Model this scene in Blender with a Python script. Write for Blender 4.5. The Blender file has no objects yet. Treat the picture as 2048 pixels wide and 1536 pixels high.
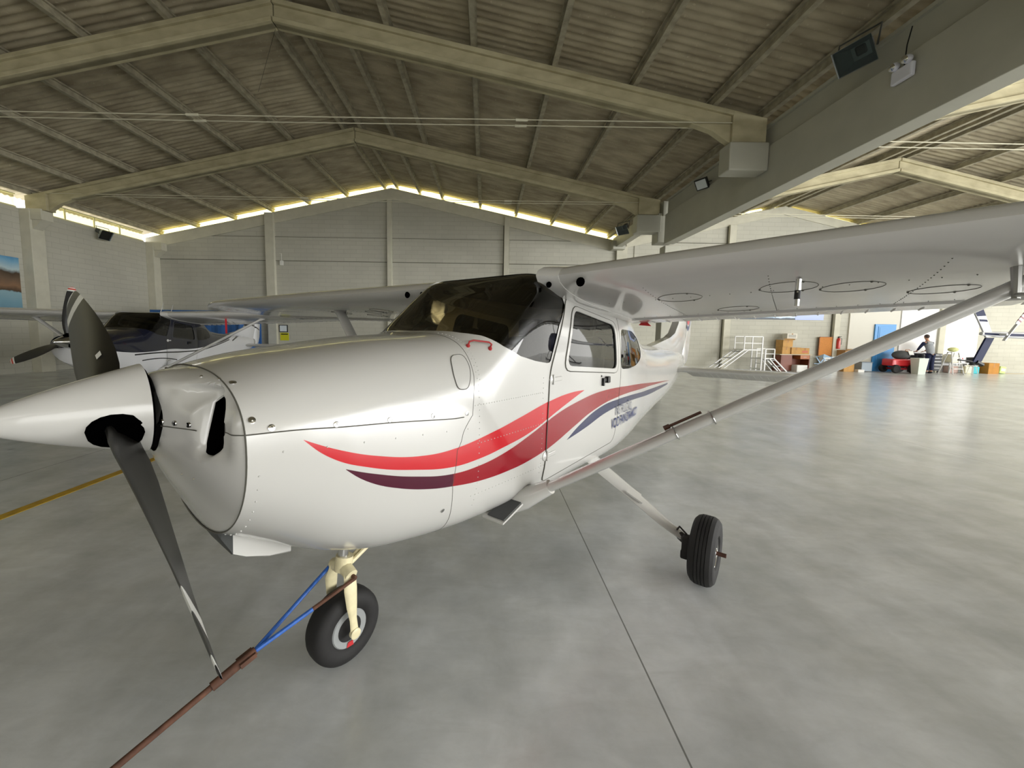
# hangar with a high-wing aeroplane
WORLD=1.8;EXPOSURE=1.02
AREAS=[('daylight_door',(18,-11,3.0),(6,6,0),24,5.4,520,(1,1,1)),
('overhead_fill',(22,0,6.0),(11,3,0),8,20,2300,(1,1,1)),  # overhead lamp added to brighten the floor; the roof has no skylight
('daylight_side',(31,-2,3.0),(6,4,0),18,5.,1500,(1,1,1))]
FLOOR_A='c3c7c9';FLOOR_B='e0e3e5';WHITE='c2c1bd'
SHEET_A='9a8f78';SHEET_B='bbb197'
BZ=0
import bpy, bmesh, math, random
import numpy as np
from mathutils import Vector, Matrix
from mathutils.geometry import delaunay_2d_cdt
random.seed(7)
scn=bpy.context.scene
COL=scn.collection
R=math.radians
# ---------------------------------------------------------------- camera
F=785.;CX,CY=974.,736.
PIT,YAW,ROL,CH=R(5.05647315),R(.25229126),R(.8),1.624
cy_,sy_,cp_,sp_=math.cos(YAW),math.sin(YAW),math.cos(PIT),math.sin(PIT)
fw=Vector((sy_*cp_,cy_*cp_,-sp_));rt=Vector((cy_,-sy_,0));up=rt.cross(fw)
r2=rt*math.cos(ROL)+up*math.sin(ROL);u2=up*math.cos(ROL)-rt*math.sin(ROL)
cd=bpy.data.cameras.new('camera');cam=bpy.data.objects.new('camera',cd);COL.objects.link(cam)
mw=Matrix((r2,u2,-fw)).transposed().to_4x4();mw.translation=Vector((0,0,CH));cam.matrix_world=mw
cd.sensor_width=36;cd.lens=36*F/2048;cd.shift_x=(1024-CX)/2048;cd.shift_y=(CY-768)/2048
cd.clip_start=.05;cd.clip_end=200
scn.camera=cam
# ---------------------------------------------------------------- light
w=bpy.data.worlds.new('sky');scn.world=w;w.use_nodes=True
bg=w.node_tree.nodes['Background'];bg.inputs[0].default_value=(1.0,.99,.94,1);bg.inputs[1].default_value=WORLD
def area(name,loc,aim,sx,sy,e,col=(1,1,1)):
    l=bpy.data.lights.new(name,'AREA');l.shape='RECTANGLE';l.size=sx;l.size_y=sy;l.energy=e;l.color=col
    o=bpy.data.objects.new(name,l);COL.objects.link(o);o.location=loc
    o.rotation_euler=(Vector(aim)-Vector(loc)).to_track_quat('-Z','Y').to_euler();return o
for a_ in AREAS: area(*a_)
vs=scn.view_settings;vs.view_transform='Standard';vs.look='None';vs.gamma=1;vs.use_curve_mapping=False;vs.exposure=EXPOSURE
scn.display_settings.display_device='sRGB'
# ---------------------------------------------------------------- helpers
def srgb(h):
    if isinstance(h,str):
        h=[int(h[i:i+2],16)/255 for i in (0,2,4)]
    return tuple((c/12.92 if c<=.04045 else ((c+.055)/1.055)**2.4) for c in h)+(1,)
MATS={}
def nd(nt,t,**kw):
    n=nt.nodes.new(t)
    for k,v in kw.items():
        if k.startswith('i_'):
            n.inputs[int(k[2:])].default_value=v
        else: setattr(n,k,v)
    return n
def lk(nt,a,b): nt.links.new(a,b)
def mat(name,col,rough=.5,metal=0.,coat=0.,noise=0.,nscale=4.,bump=0.,spec=.5,em=None,stretch=None,col2=None):
    if name in MATS: return MATS[name]
    m=bpy.data.materials.new(name);m.use_nodes=True;nt=m.node_tree;p=nt.nodes['Principled BSDF']
    c=srgb(col);p.inputs['Base Color'].default_value=c;p.inputs['Roughness'].default_value=rough;p.inputs['Metallic'].default_value=metal
    p.inputs['Coat Weight'].default_value=coat;p.inputs['Coat Roughness'].default_value=.04;p.inputs['Specular IOR Level'].default_value=spec
    tc=nd(nt,'ShaderNodeTexCoord');src=tc.outputs['Object']
    if stretch:
        mp=nd(nt,'ShaderNodeMapping');mp.inputs['Scale'].default_value=stretch;lk(nt,src,mp.inputs[0]);src=mp.outputs[0]
    if noise or bump:
        n=nd(nt,'ShaderNodeTexNoise');n.inputs['Scale'].default_value=nscale;n.inputs['Detail'].default_value=6;lk(nt,src,n.inputs['Vector'])
    if noise:
        rmp=nd(nt,'ShaderNodeMapRange');rmp.inputs[1].default_value=.3;rmp.inputs[2].default_value=.7;lk(nt,n.outputs['Fac'],rmp.inputs[0])
        mx=nd(nt,'ShaderNodeMix',data_type='RGBA');lk(nt,rmp.outputs[0],mx.inputs[0])
        d=srgb(col2) if col2 else tuple(v*(1-noise) for v in c[:3])+(1,)
        mx.inputs[6].default_value=d;mx.inputs[7].default_value=c if col2 else tuple(min(1,v*(1+noise*.5)) for v in c[:3])+(1,)
        lk(nt,mx.outputs[2],p.inputs['Base Color'])
    if bump:
        b=nd(nt,'ShaderNodeBump');b.inputs['Strength'].default_value=bump;b.inputs['Distance'].default_value=.01;lk(nt,n.outputs['Fac'],b.inputs['Height']);lk(nt,b.outputs[0],p.inputs['Normal'])
    if em:
        p.inputs['Emission Color'].default_value=c;p.inputs['Emission Strength'].default_value=em
    MATS[name]=m;return m
def glass(name,col,refl=1.0,rough=.02,dens=1.0):
    if name in MATS: return MATS[name]
    m=bpy.data.materials.new(name);m.use_nodes=True;nt=m.node_tree;nt.nodes.clear()
    o=nd(nt,'ShaderNodeOutputMaterial');t=nd(nt,'ShaderNodeBsdfTransparent');g=nd(nt,'ShaderNodeBsdfGlossy');x=nd(nt,'ShaderNodeMixShader');f=nd(nt,'ShaderNodeFresnel')
    t.inputs[0].default_value=srgb(col);g.inputs['Roughness'].default_value=rough;f.inputs[0].default_value=1.5
    mu=nd(nt,'ShaderNodeMath',operation='MULTIPLY');mu.inputs[1].default_value=refl;mu.use_clamp=True
    lk(nt,f.outputs[0],mu.inputs[0]);lk(nt,mu.outputs[0],x.inputs[0]);lk(nt,t.outputs[0],x.inputs[1]);lk(nt,g.outputs[0],x.inputs[2]);lk(nt,x.outputs[0],o.inputs[0])
    MATS[name]=m;return m
class MB:
    def __init__(s): s.v=[];s.f=[];s.mi=[];s.m=0
    def add(s,v,f):
        o=len(s.v);s.v+= [tuple(p) for p in v];s.f+=[tuple(i+o for i in q) for q in f];s.mi+=[s.m]*len(f);return s
    def box(s,c,d,rz=0.,rx=0.,ry=0.,bev=0.):
        M=Matrix.Rotation(rz,3,'Z')@Matrix.Rotation(ry,3,'Y')@Matrix.Rotation(rx,3,'X')
        if bev:
            bm=bmesh.new();bmesh.ops.create_cube(bm,size=1);bmesh.ops.scale(bm,vec=d,verts=bm.verts)
            bmesh.ops.bevel(bm,geom=bm.edges[:],offset=bev,segments=2,affect='EDGES',profile=.5)
            bm.verts.index_update();v=[Vector(c)+M@x.co for x in bm.verts];f=[[q.index for q in fa.verts] for fa in bm.faces];bm.free();return s.add(v,f)
        v=[Vector(c)+M@Vector((x*d[0]/2,y*d[1]/2,z*d[2]/2)) for x in (-1,1) for y in (-1,1) for z in (-1,1)]
        return s.add(v,[(0,1,3,2),(4,6,7,5),(0,4,5,1),(2,3,7,6),(0,2,6,4),(1,5,7,3)])
    def bar(s,a,b,w_,h,upv=(0,0,1)):
        a,b=Vector(a),Vector(b);d=(b-a).normalized();u=Vector(upv);x=d.cross(u)
        if x.length<1e-4: x=d.cross(Vector((1,0,0)))
        x.normalize();u=x.cross(d).normalized();v=[]
        for p in (a,b):
            for i,j in ((-1,-1),(1,-1),(1,1),(-1,1)): v.append(p+x*(i*w_/2)+u*(j*h/2))
        return s.add(v,[(3,2,1,0),(4,5,6,7),(0,1,5,4),(1,2,6,5),(2,3,7,6),(3,0,4,7)])
    def tube(s,pts,r,n=12,flat=1.,flatdir=None,cap=True):
        pts=[Vector(p) for p in pts];rr=r if isinstance(r,(list,tuple)) else [r]*len(pts);v=[];f=[];prev=None
        for i,p in enumerate(pts):
            d=(pts[min(i+1,len(pts)-1)]-pts[max(i-1,0)]).normalized()
            if flatdir is not None: a=Vector(flatdir)
            else: a=prev if prev is not None else (Vector((0,0,1)) if abs(d.z)<.9 else Vector((1,0,0)))
            x=(a-d*a.dot(d)).normalized();y=d.cross(x);prev=x
            for k in range(n):
                t=2*math.pi*k/n;v.append(p+x*(rr[i]*math.cos(t))+y*(rr[i]*flat*math.sin(t)))
        for i in range(len(pts)-1):
            for k in range(n): f.append((i*n+k,i*n+(k+1)%n,(i+1)*n+(k+1)%n,(i+1)*n+k))
        if cap: f+=[tuple(range(n))[::-1],tuple(range((len(pts)-1)*n,len(pts)*n))]
        return s.add(v,f)
    def lathe(s,prof,c=(0,0,0),ax=(0,0,1),n=32,a0=0,a1=2*math.pi):
        # prof: (radius, along)
        ax=Vector(ax).normalized();q=ax.to_track_quat('Z','Y');v=[];f=[];full=abs(a1-a0-2*math.pi)<1e-6;m=n if full else n+1
        for r_,h in prof:
            for k in range(m):
                t=a0+(a1-a0)*k/n;v.append(Vector(c)+q@Vector((r_*math.cos(t),r_*math.sin(t),h)))
        for i in range(len(prof)-1):
            for k in range(n):
                k2=(k+1)%m;f.append((i*m+k,i*m+k2,(i+1)*m+k2,(i+1)*m+k))
        if full:
            if prof[0][0]>1e-6: f.append(tuple(range(m))[::-1])
            if prof[-1][0]>1e-6: f.append(tuple(range((len(prof)-1)*m,len(prof)*m)))
        return s.add(v,f)
    def ball(s,c,r_,n=12,sc=(1,1,1)):
        v=[];f=[]
        for i in range(n//2+1):
            a=math.pi*i/(n//2)
            for k in range(n):
                t=2*math.pi*k/n;v.append((c[0]+sc[0]*r_*math.sin(a)*math.cos(t),c[1]+sc[1]*r_*math.sin(a)*math.sin(t),c[2]+sc[2]*r_*math.cos(a)))
        for i in range(n//2):
            for k in range(n): f.append((i*n+k,i*n+(k+1)%n,(i+1)*n+(k+1)%n,(i+1)*n+k)[::-1])
        return s.add(v,f)
    def prism(s,poly,a,b,axis='y'):
        # poly in the two other axes, extruded from a to b
        n=len(poly)
        def P(p,t): return {'x':(t,p[0],p[1]),'y':(p[0],t,p[1]),'z':(p[0],p[1],t)}[axis]
        return s.add([P(p,a) for p in poly]+[P(p,b) for p in poly],[tuple(range(n))[::-1],tuple(range(n,2*n))]+[(i,(i+1)%n,(i+1)%n+n,i+n) for i in range(n)])
    def grid(s,P,closed=False):
        # P: list of rows of points
        m=len(P[0]);o=[q for row in P for q in row];f=[]
        for i in range(len(P)-1):
            for k in range(m if closed else m-1):
                f.append((i*m+k,i*m+(k+1)%m,(i+1)*m+(k+1)%m,(i+1)*m+k))
        return s.add(o,f)
    def build(s,name,mats,parent=None,smooth=False,loc=None,rz=0.,merge=0.,fixn=True,bevel=0.,auto=None):
        me=bpy.data.meshes.new(name);me.from_pydata(s.v,[],s.f)
        if not isinstance(mats,(list,tuple)): mats=[mats]
        for m in mats: me.materials.append(m)
        me.polygons.foreach_set('material_index',s.mi);me.update()
        bm=bmesh.new();bm.from_mesh(me)
        if merge: bmesh.ops.remove_doubles(bm,verts=bm.verts,dist=merge)
        if fixn: bmesh.ops.recalc_face_normals(bm,faces=bm.faces)
        bm.to_mesh(me);bm.free()
        if smooth: me.polygons.foreach_set('use_smooth',[True]*len(me.polygons))
        o=bpy.data.objects.new(name,me);COL.objects.link(o)
        if parent: o.parent=parent
        if loc: o.location=loc
        o.rotation_euler.z=rz
        if smooth:
            try: me.set_sharp_from_angle(angle=R(auto or 40))
            except Exception: pass
        if bevel:
            b=o.modifiers.new('bevel','BEVEL');b.width=bevel;b.segments=2;b.limit_method='ANGLE'
        return o
def absorb(dst,src):
    """surface pattern (rivets, seams, screws) becomes part of the skin it sits on"""
    me=dst.data;b=len(me.materials)
    for m in src.data.materials: me.materials.append(m)
    V=[v.co.copy() for v in me.vertices];n=len(V);Fs=[tuple(p.vertices) for p in me.polygons];mi=[p.material_index for p in me.polygons];sm=[p.use_smooth for p in me.polygons]
    V+=[v.co.copy() for v in src.data.vertices];Fs+=[tuple(i+n for i in p.vertices) for p in src.data.polygons];mi+=[p.material_index+b for p in src.data.polygons];sm+=[p.use_smooth for p in src.data.polygons]
    ne=bpy.data.meshes.new(me.name)
    ne.from_pydata(V,[],Fs)
    for m in me.materials: ne.materials.append(m)
    ne.polygons.foreach_set('material_index',mi);ne.polygons.foreach_set('use_smooth',sm);ne.update()
    if any(sm):
        try: ne.set_sharp_from_angle(angle=R(40))
        except Exception: pass
    dst.data=ne;bpy.data.objects.remove(src)
def tag(o,label=None,cat=None,group=None,kind=None):
    if label: o['label']=label
    if cat: o['category']=cat
    if group: o['group']=group
    if kind: o['kind']=kind
    return o
def struct(o): o['kind']='structure';return o
def empty(name,loc=(0,0,0),rz=0.,label=None,cat=None,group=None):
    o=bpy.data.objects.new(name,None);COL.objects.link(o);o.location=loc;o.rotation_euler.z=rz;o.empty_display_size=.1
    return tag(o,label,cat,group)
def textmesh(s,size,ext=.0,align='CENTER',sx=1.,bold=0.):
    c=bpy.data.curves.new('t','FONT');c.body=s;c.size=size;c.extrude=ext;c.align_x=align;c.align_y='CENTER';c.offset=bold
    o=bpy.data.objects.new('t',c);COL.objects.link(o);dg=bpy.context.evaluated_depsgraph_get();dg.update()
    me=bpy.data.meshes.new_from_object(o.evaluated_get(dg));v=[(p.co.x*sx,p.co.y,p.co.z) for p in me.vertices];f=[tuple(p.vertices) for p in me.polygons]
    bpy.data.objects.remove(o);bpy.data.curves.remove(c);bpy.data.meshes.remove(me);return v,f
ST=np.array([
(-.96,.455,1.495,.915,1.27,2.6,2.1),
(-.80,.475,1.535,.82,1.25,2.7,2.2),
(-.60,.49,1.565,.70,1.22,2.8,2.4),
(-.30,.50,1.60,.61,1.18,2.9,2.7),
(0,.51,1.62,.585,1.14,3.5,3.2),
(.07,.513,1.632,.58,1.14,3.9,3.3),
(.27,.52,1.755,.575,1.12,5.5,3.5),
(.45,.525,1.88,.57,1.1,7.5,3.8),
(.64,.53,1.99,.565,1.1,9.0,4.0),
(.84,.53,2.005,.56,1.1,6.5,4.0),
(1.3,.53,2.015,.55,1.1,4.8,4.0),
(1.7,.53,1.99,.535,1.1,4.4,4.0),
(2.0,.525,1.97,.52,1.1,4.2,3.8),
(2.3,.505,1.92,.515,1.1,3.6,3.5),
(3.0,.43,1.62,.56,1.1,3.0,3.2),
(3.6,.37,1.53,.61,1.1,2.8,3.0),
(4.5,.285,1.47,.68,1.1,2.6,2.8),
(5.5,.18,1.40,.80,1.12,2.4,2.5),
(6.35,.07,1.33,1.0,1.16,2.0,2.0)])
def _slopes(x,y):
    d=np.diff(y)/np.diff(x);m=np.zeros(len(x));m[0]=d[0];m[-1]=d[-1]
    for i in range(1,len(x)-1):
        if d[i-1]*d[i]>0:
            h0=x[i]-x[i-1];h1=x[i+1]-x[i];w1=2*h1+h0;w2=h1+2*h0
            m[i]=(w1+w2)/(w1/d[i-1]+w2/d[i])
    return m
_SL=[_slopes(ST[:,0],ST[:,k]) for k in range(1,7)]
def sec(x):
    X=ST[:,0];x=min(max(x,X[0]),X[-1]);i=min(max(int(np.searchsorted(X,x))-1,0),len(X)-2)
    h=X[i+1]-X[i];t=(x-X[i])/h;o=[]
    for k in range(1,7):
        y0,y1=ST[i,k],ST[i+1,k];m0,m1=_SL[k-1][i]*h,_SL[k-1][i+1]*h
        o.append((2*t**3-3*t*t+1)*y0+(t**3-2*t*t+t)*m0+(-2*t**3+3*t*t)*y1+(t**3-t*t)*m1)
    return o
def hpt(x,ph,off=0.):
    hw,zt,zb,zm,nu,nl=sec(x);s,c=np.sin(ph),np.cos(ph)
    n=nu if c>=0 else nl;h=(zt-zm) if c>=0 else (zm-zb)
    y=hw*np.sign(s)*abs(s)**(2/n);z=zm+h*np.sign(c)*abs(c)**(2/n)
    if off:
        a,b=y/hw,(z-zm)/h
        ny=np.sign(a)*abs(a)**(n-1)/hw;nz=np.sign(b)*abs(b)**(n-1)/h;l=(ny*ny+nz*nz)**.5+1e-9
        y+=off*ny/l;z+=off*nz/l
    return y,z
def phi_xz(x,z):
    hw,zt,zb,zm,nu,nl=sec(x)
    n=nu if z>=zm else nl;h=(zt-zm) if z>=zm else (zm-zb)
    c=min(1,abs((z-zm)/h))**(n/2)*(1 if z>=zm else -1)
    return float(np.arccos(c))
def y_xz(x,z): return hpt(x,phi_xz(x,z))[0]
# ---------------------------------------------------------------- hangar
YB=19.6;XL=-16.3;XR=32.;YF=-12.;FR=[14.35,9.1,3.85,-1.4,-6.65]
RX,RZ,SL=-4.63,8.85,.212
def zr(x): return RZ-SL*abs(x-RX)
R2X,R2Z=14.4,8.15
def zr2(x): return R2Z-.22*abs(x-R2X)
R3X=24.0
def zr3(x): return 6.35+.2*(x-22.4)
def block_mat(name,c1,c2,mort,sx=1.,rough=.75):
    m=bpy.data.materials.new(name);m.use_nodes=True;nt=m.node_tree;p=nt.nodes['Principled BSDF'];p.inputs['Roughness'].default_value=rough
    tc=nd(nt,'ShaderNodeTexCoord');sp=nd(nt,'ShaderNodeSeparateXYZ');cb=nd(nt,'ShaderNodeCombineXYZ');ad=nd(nt,'ShaderNodeMath',operation='ADD')
    lk(nt,tc.outputs['Object'],sp.inputs[0]);lk(nt,sp.outputs[0],ad.inputs[0]);lk(nt,sp.outputs[1],ad.inputs[1]);lk(nt,ad.outputs[0],cb.inputs[0]);lk(nt,sp.outputs[2],cb.inputs[1])
    b=nd(nt,'ShaderNodeTexBrick');b.inputs['Scale'].default_value=1;b.inputs['Mortar Size'].default_value=.008;b.inputs['Brick Width'].default_value=.6;b.inputs['Row Height'].default_value=.2;b.inputs['Mortar Smooth'].default_value=.6
    b.inputs['Color1'].default_value=srgb(c1);b.inputs['Color2'].default_value=srgb(c2);b.inputs['Mortar'].default_value=srgb(mort)
    lk(nt,cb.outputs[0],b.inputs['Vector'])
    n=nd(nt,'ShaderNodeTexNoise');n.inputs['Scale'].default_value=.7;n.inputs['Detail'].default_value=5;lk(nt,tc.outputs['Object'],n.inputs['Vector'])
    mx=nd(nt,'ShaderNodeMix',data_type='RGBA',blend_type='MULTIPLY');mx.inputs[0].default_value=.25;lk(nt,b.outputs['Color'],mx.inputs[6]);lk(nt,n.outputs['Fac'],mx.inputs[7]);lk(nt,mx.outputs[2],p.inputs['Base Color'])
    bu=nd(nt,'ShaderNodeBump');bu.inputs['Strength'].default_value=.35;bu.inputs['Distance'].default_value=.01;lk(nt,b.outputs['Fac'],bu.inputs['Height']);bu.invert=True;lk(nt,bu.outputs[0],p.inputs['Normal'])
    return m
M_wall=block_mat('painted_blockwork','cac8ba','c5c3b5','b3b1a3')
M_pil=mat('painted_concrete','cbc8b6',.7,noise=.08,nscale=3)
M_grd=mat('grey_painted_girder','b5b4a6',.55,noise=.07,nscale=2)
M_conc=mat('aged_concrete','a89f80',.85,noise=.35,nscale=2.2,bump=.3,col2='c3bb9a',stretch=(1,1,2))
M_purl=mat('weathered_purlin','a8a18b',.85,noise=.3,nscale=6)
def floor_mat():
    m=bpy.data.materials.new('polished_concrete');m.use_nodes=True;nt=m.node_tree;p=nt.nodes['Principled BSDF']
    tc=nd(nt,'ShaderNodeTexCoord');P=tc.outputs['Object']
    def noise(sc,det=6,rough=.55,st=None,dist=0):
        src=P
        if st:
            mp=nd(nt,'ShaderNodeMapping');mp.inputs['Scale'].default_value=st;mp.inputs['Rotation'].default_value=(0,0,.5);lk(nt,P,mp.inputs[0]);src=mp.outputs[0]
        n=nd(nt,'ShaderNodeTexNoise');n.inputs['Scale'].default_value=sc;n.inputs['Detail'].default_value=det;n.inputs['Roughness'].default_value=rough;n.inputs['Distortion'].default_value=dist;lk(nt,src,n.inputs['Vector']);return n.outputs['Fac']
    def ramp(f,a,b,lo=0,hi=1):
        r=nd(nt,'ShaderNodeMapRange');r.inputs[1].default_value=a;r.inputs[2].default_value=b;r.inputs[3].default_value=lo;r.inputs[4].default_value=hi;lk(nt,f,r.inputs[0]);return r.outputs[0]
    def mix(f,a,b):
        x=nd(nt,'ShaderNodeMix',data_type='RGBA');lk(nt,f,x.inputs[0]) if not isinstance(f,float) else setattr(x.inputs[0],'default_value',f)
        for i,q in ((6,a),(7,b)):
            if isinstance(q,str): x.inputs[i].default_value=srgb(q)
            else: lk(nt,q,x.inputs[i])
        return x.outputs[2]
    c=mix(ramp(noise(1.3,8,.6),.35,.65),FLOOR_A,FLOOR_B)
    c=mix(ramp(noise(9,8,.7,(.35,1,1),.8),.4,.75,0,.3),c,'a4a7a4')
    c=mix(ramp(noise(2.4,7,.55,(1,.6,1),.3),.42,.75,0,.4),c,'8e9088')
    c=mix(ramp(noise(3.6,8,.62,(.6,1,1)),.45,.8,0,.25),c,'ecece8')
    # scattered dark stains
    v=nd(nt,'ShaderNodeTexVoronoi');v.inputs['Scale'].default_value=1.15;lk(nt,P,v.inputs['Vector'])
    ds=nd(nt,'ShaderNodeMath',operation='ADD');n2=noise(7,3);ml=nd(nt,'ShaderNodeMath',operation='MULTIPLY');ml.inputs[1].default_value=.09;lk(nt,n2,ml.inputs[0]);lk(nt,v.outputs['Distance'],ds.inputs[0]);lk(nt,ml.outputs[0],ds.inputs[1])
    st=ramp(ds.outputs[0],.07,.115,.5,0)
    big=nd(nt,'ShaderNodeSeparateColor');lk(nt,v.outputs['Color'],big.inputs[0]);sel=ramp(big.outputs[0],.55,.75)
    mm=nd(nt,'ShaderNodeMath',operation='MULTIPLY');lk(nt,st,mm.inputs[0]);lk(nt,sel,mm.inputs[1])
    c=mix(mm.outputs[0],c,'62635c')
    # saw-cut joint lines along Y
    sp=nd(nt,'ShaderNodeSeparateXYZ');lk(nt,P,sp.inputs[0])
    def joint(out,off,period,wd,prev):
        a=nd(nt,'ShaderNodeMath',operation='ADD');a.inputs[1].default_value=-off+period/2+period*20;lk(nt,out,a.inputs[0])
        b=nd(nt,'ShaderNodeMath',operation='MODULO');b.inputs[1].default_value=period;lk(nt,a.outputs[0],b.inputs[0])
        d=nd(nt,'ShaderNodeMath',operation='SUBTRACT');d.inputs[1].default_value=period/2;lk(nt,b.outputs[0],d.inputs[0])
        e=nd(nt,'ShaderNodeMath',operation='ABSOLUTE');lk(nt,d.outputs[0],e.inputs[0])
        return mix(ramp(e.outputs[0],wd*.6,wd,.75,0),prev,'4c4d47')
    c=joint(sp.outputs[0],.80,5.9,.005,c);c=joint(sp.outputs[1],7.3,6.2,.005,c)
    lk(nt,c,p.inputs['Base Color'])
    lk(nt,ramp(noise(2.2,6),.3,.7,.2,.265),p.inputs['Roughness'])
    p.inputs['Specular IOR Level'].default_value=.8
    b=nd(nt,'ShaderNodeBump');b.inputs['Strength'].default_value=.06;b.inputs['Distance'].default_value=.01;lk(nt,noise(3,4),b.inputs['Height']);lk(nt,b.outputs[0],p.inputs['Normal'])
    return m
fl=MB().box(((XL+XR)/2,(YF+YB)/2,-.1),(XR-XL+2,YB-YF+2,.2)).build('floor',floor_mat());struct(fl)
struct(MB().box((-4.12,4.2,.0015),(.105,30.6,.003)).build('floor_line',mat('yellow_floor_paint','c9a21c',.55,noise=.2,nscale=12)))
# walls
def band(x0,x1,f,dz,n=2):
    xs=[x0+(x1-x0)*i/n for i in range(n+1)]
    return [(x,f(x)-dz) for x in xs]
wl=MB().prism([(XL-.3,-.1),(XL-.3,zr(XL)-.36)]+[(RX,zr(RX)-.36),(6.5,zr(6.5)-.36),(6.5,zr2(6.5)-.12),(R2X,zr2(R2X)-.18),(22.4,zr2(22.4)-.18),(XR,zr3(XR)-.18),(XR,-.1)],YB,YB+.25,'y')
struct(wl.build('wall_back',M_wall))
for a,b in ((XL,RX),(RX,6.2)):   # coping beam following the gable
    m=MB().prism([(a,zr(a)-.34),(b,zr(b)-.34),(b,zr(b)-.86),(a,zr(a)-.86)],YB-.06,YB,'y');struct(m.build('wall_beam',M_pil))
for a,b in ((6.8,R2X),(R2X,22.2)):
    m=MB().prism([(a,zr2(a)-.2),(b,zr2(b)-.2),(b,zr2(b)-.6),(a,zr2(a)-.6)],YB-.06,YB,'y');struct(m.build('wall_beam',M_pil))
for a,b in ((-15.9,-10.75),(-10.3,-4.85),(-4.6,.8),(1.1,5.9)):
    struct(MB().box(((a+b)/2,YB-.02,5.58),(b-a,.04,1.12)).build('wall_beam',M_wall))
for a,b in ((7.2,11.7),(12.1,17.2),(17.5,22.6)):
    struct(MB().box(((a+b)/2,YB-.02,5.5),(b-a,.04,1.1)).build('wall_beam',M_wall))
for x,wd,top in ((-10.5,.42,7.25),(-4.72,.22,8.0),(.95,.24,7.2),(6.55,.5,5.9),(11.9,.32,7.0),(17.35,.28,7.0),(22.6,.3,6)):
    struct(MB().box((x,YB-.09,top/2),(wd,.18,top),bev=.01).build('wall_column',M_pil))
M_gap=mat('dark_joint','6a6858',.9)
for a,b in ((-15.9,-10.75),(-10.3,-4.85),(-4.6,.8),(1.1,5.9),(7.2,11.7),(12.1,17.2),(17.5,22.6)):
    for z in (5.015,6.145): struct(MB().box(((a+b)/2,YB-.03,z),(b-a,.03,.022)).build('wall_trim',M_gap))
for x,wd,top in ((-10.5,.42,7.25),(-4.72,.22,8.0),(.95,.24,7.2),(11.9,.32,7.0),(17.35,.28,7.0)):
    struct(MB().box((x-wd/2-.015,YB-.03,top/2),(.035,.04,top)).build('wall_trim',M_gap))
struct(MB().box((6.55,14.35,2.4),(.55,.45,4.8),bev=.02).build('wall_column',M_grd))
M_yel=glass('yellow_gap_tint','fffad2',.4,.3)  # thin pane added to tint daylight through the roof gap yellow
for a,b,f,o_ in ((XL,RX,zr,.36),(RX,6.4,zr,.36),(6.6,R2X,zr2,.15),(R2X,22.3,zr2,.15)):
    struct(MB().prism([(a,f(a)-o_-.02),(b,f(b)-o_-.02),(b,f(b)+.04),(a,f(a)+.04)],YB+.12,YB+.13,'y').build('wall_trim',M_yel))
# side wall with its long high opening
struct(MB().box((XL-.15,(YF+YB)/2,2.82),(.3,YB-YF,5.84)).build('wall_left',M_wall))
for y in [YB-.15]+FR:
    m=MB().box((XL+.18,y,2.87),(.36,.46,5.74),bev=.015).box((XL+.5,y,5.55),(.5,.4,.38),bev=.02).prism([(XL+.3,5.38),(XL+.75,5.38),(XL+.3,5.0)],y-.16,y+.16,'y')
    struct(m.build('wall_column',M_pil))
M_sash=mat('cream_window_bar','d8d3a4',.6);M_pane=glass('hazy_pane','f4f2dc',.6,.1)
ys=[YB-.15]+FR
for i in range(len(ys)-1):
    a,b=ys[i+1]+.25,ys[i]-.25
    wn=MB();wn.box((XL-.1,(a+b)/2,5.77),(.12,b-a,.05));wn.box((XL-.1,(a+b)/2,6.2),(.12,b-a,.04))
    for k in range(1,4): wn.box((XL-.1,a+(b-a)*k/4,5.98),(.04,.035,.44))
    o=struct(wn.build('window_%d'%(i+1),M_sash));MB().box((XL-.1,(a+b)/2,5.98),(.01,b-a,.4)).build('pane',M_pane,o)
# ceilings: corrugated sheet
def sheet_mat(name,ca,cb,cc):
    m=bpy.data.materials.new(name);m.use_nodes=True;nt=m.node_tree;p=nt.nodes['Principled BSDF'];p.inputs['Roughness'].default_value=.8
    tc=nd(nt,'ShaderNodeTexCoord');mp=nd(nt,'ShaderNodeMapping');mp.inputs['Scale'].default_value=(1,3,1);lk(nt,tc.outputs['Object'],mp.inputs[0])
    n=nd(nt,'ShaderNodeTexNoise');n.inputs['Scale'].default_value=1.2;n.inputs['Detail'].default_value=8;lk(nt,mp.outputs[0],n.inputs['Vector'])
    r=nd(nt,'ShaderNodeMapRange');r.inputs[1].default_value=.35;r.inputs[2].default_value=.65;lk(nt,n.outputs['Fac'],r.inputs[0])
    x=nd(nt,'ShaderNodeMix',data_type='RGBA');x.inputs[6].default_value=srgb(ca);x.inputs[7].default_value=srgb(cb);lk(nt,r.outputs[0],x.inputs[0])
    n2=nd(nt,'ShaderNodeTexNoise');n2.inputs['Scale'].default_value=14;n2.inputs['Detail'].default_value=3;lk(nt,tc.outputs['Object'],n2.inputs['Vector'])
    q=nd(nt,'ShaderNodeMapRange');q.inputs[1].default_value=.66;q.inputs[2].default_value=.72;q.inputs[4].default_value=.5;lk(nt,n2.outputs['Fac'],q.inputs[0])
    y=nd(nt,'ShaderNodeMix',data_type='RGBA');y.inputs[7].default_value=srgb(cc);lk(nt,x.outputs[2],y.inputs[6]);lk(nt,q.outputs[0],y.inputs[0]);lk(nt,y.outputs[2],p.inputs['Base Color']);return m
M_sheet=sheet_mat('fibre_cement_sheet',SHEET_A,SHEET_B,'cfc7aa')
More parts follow.
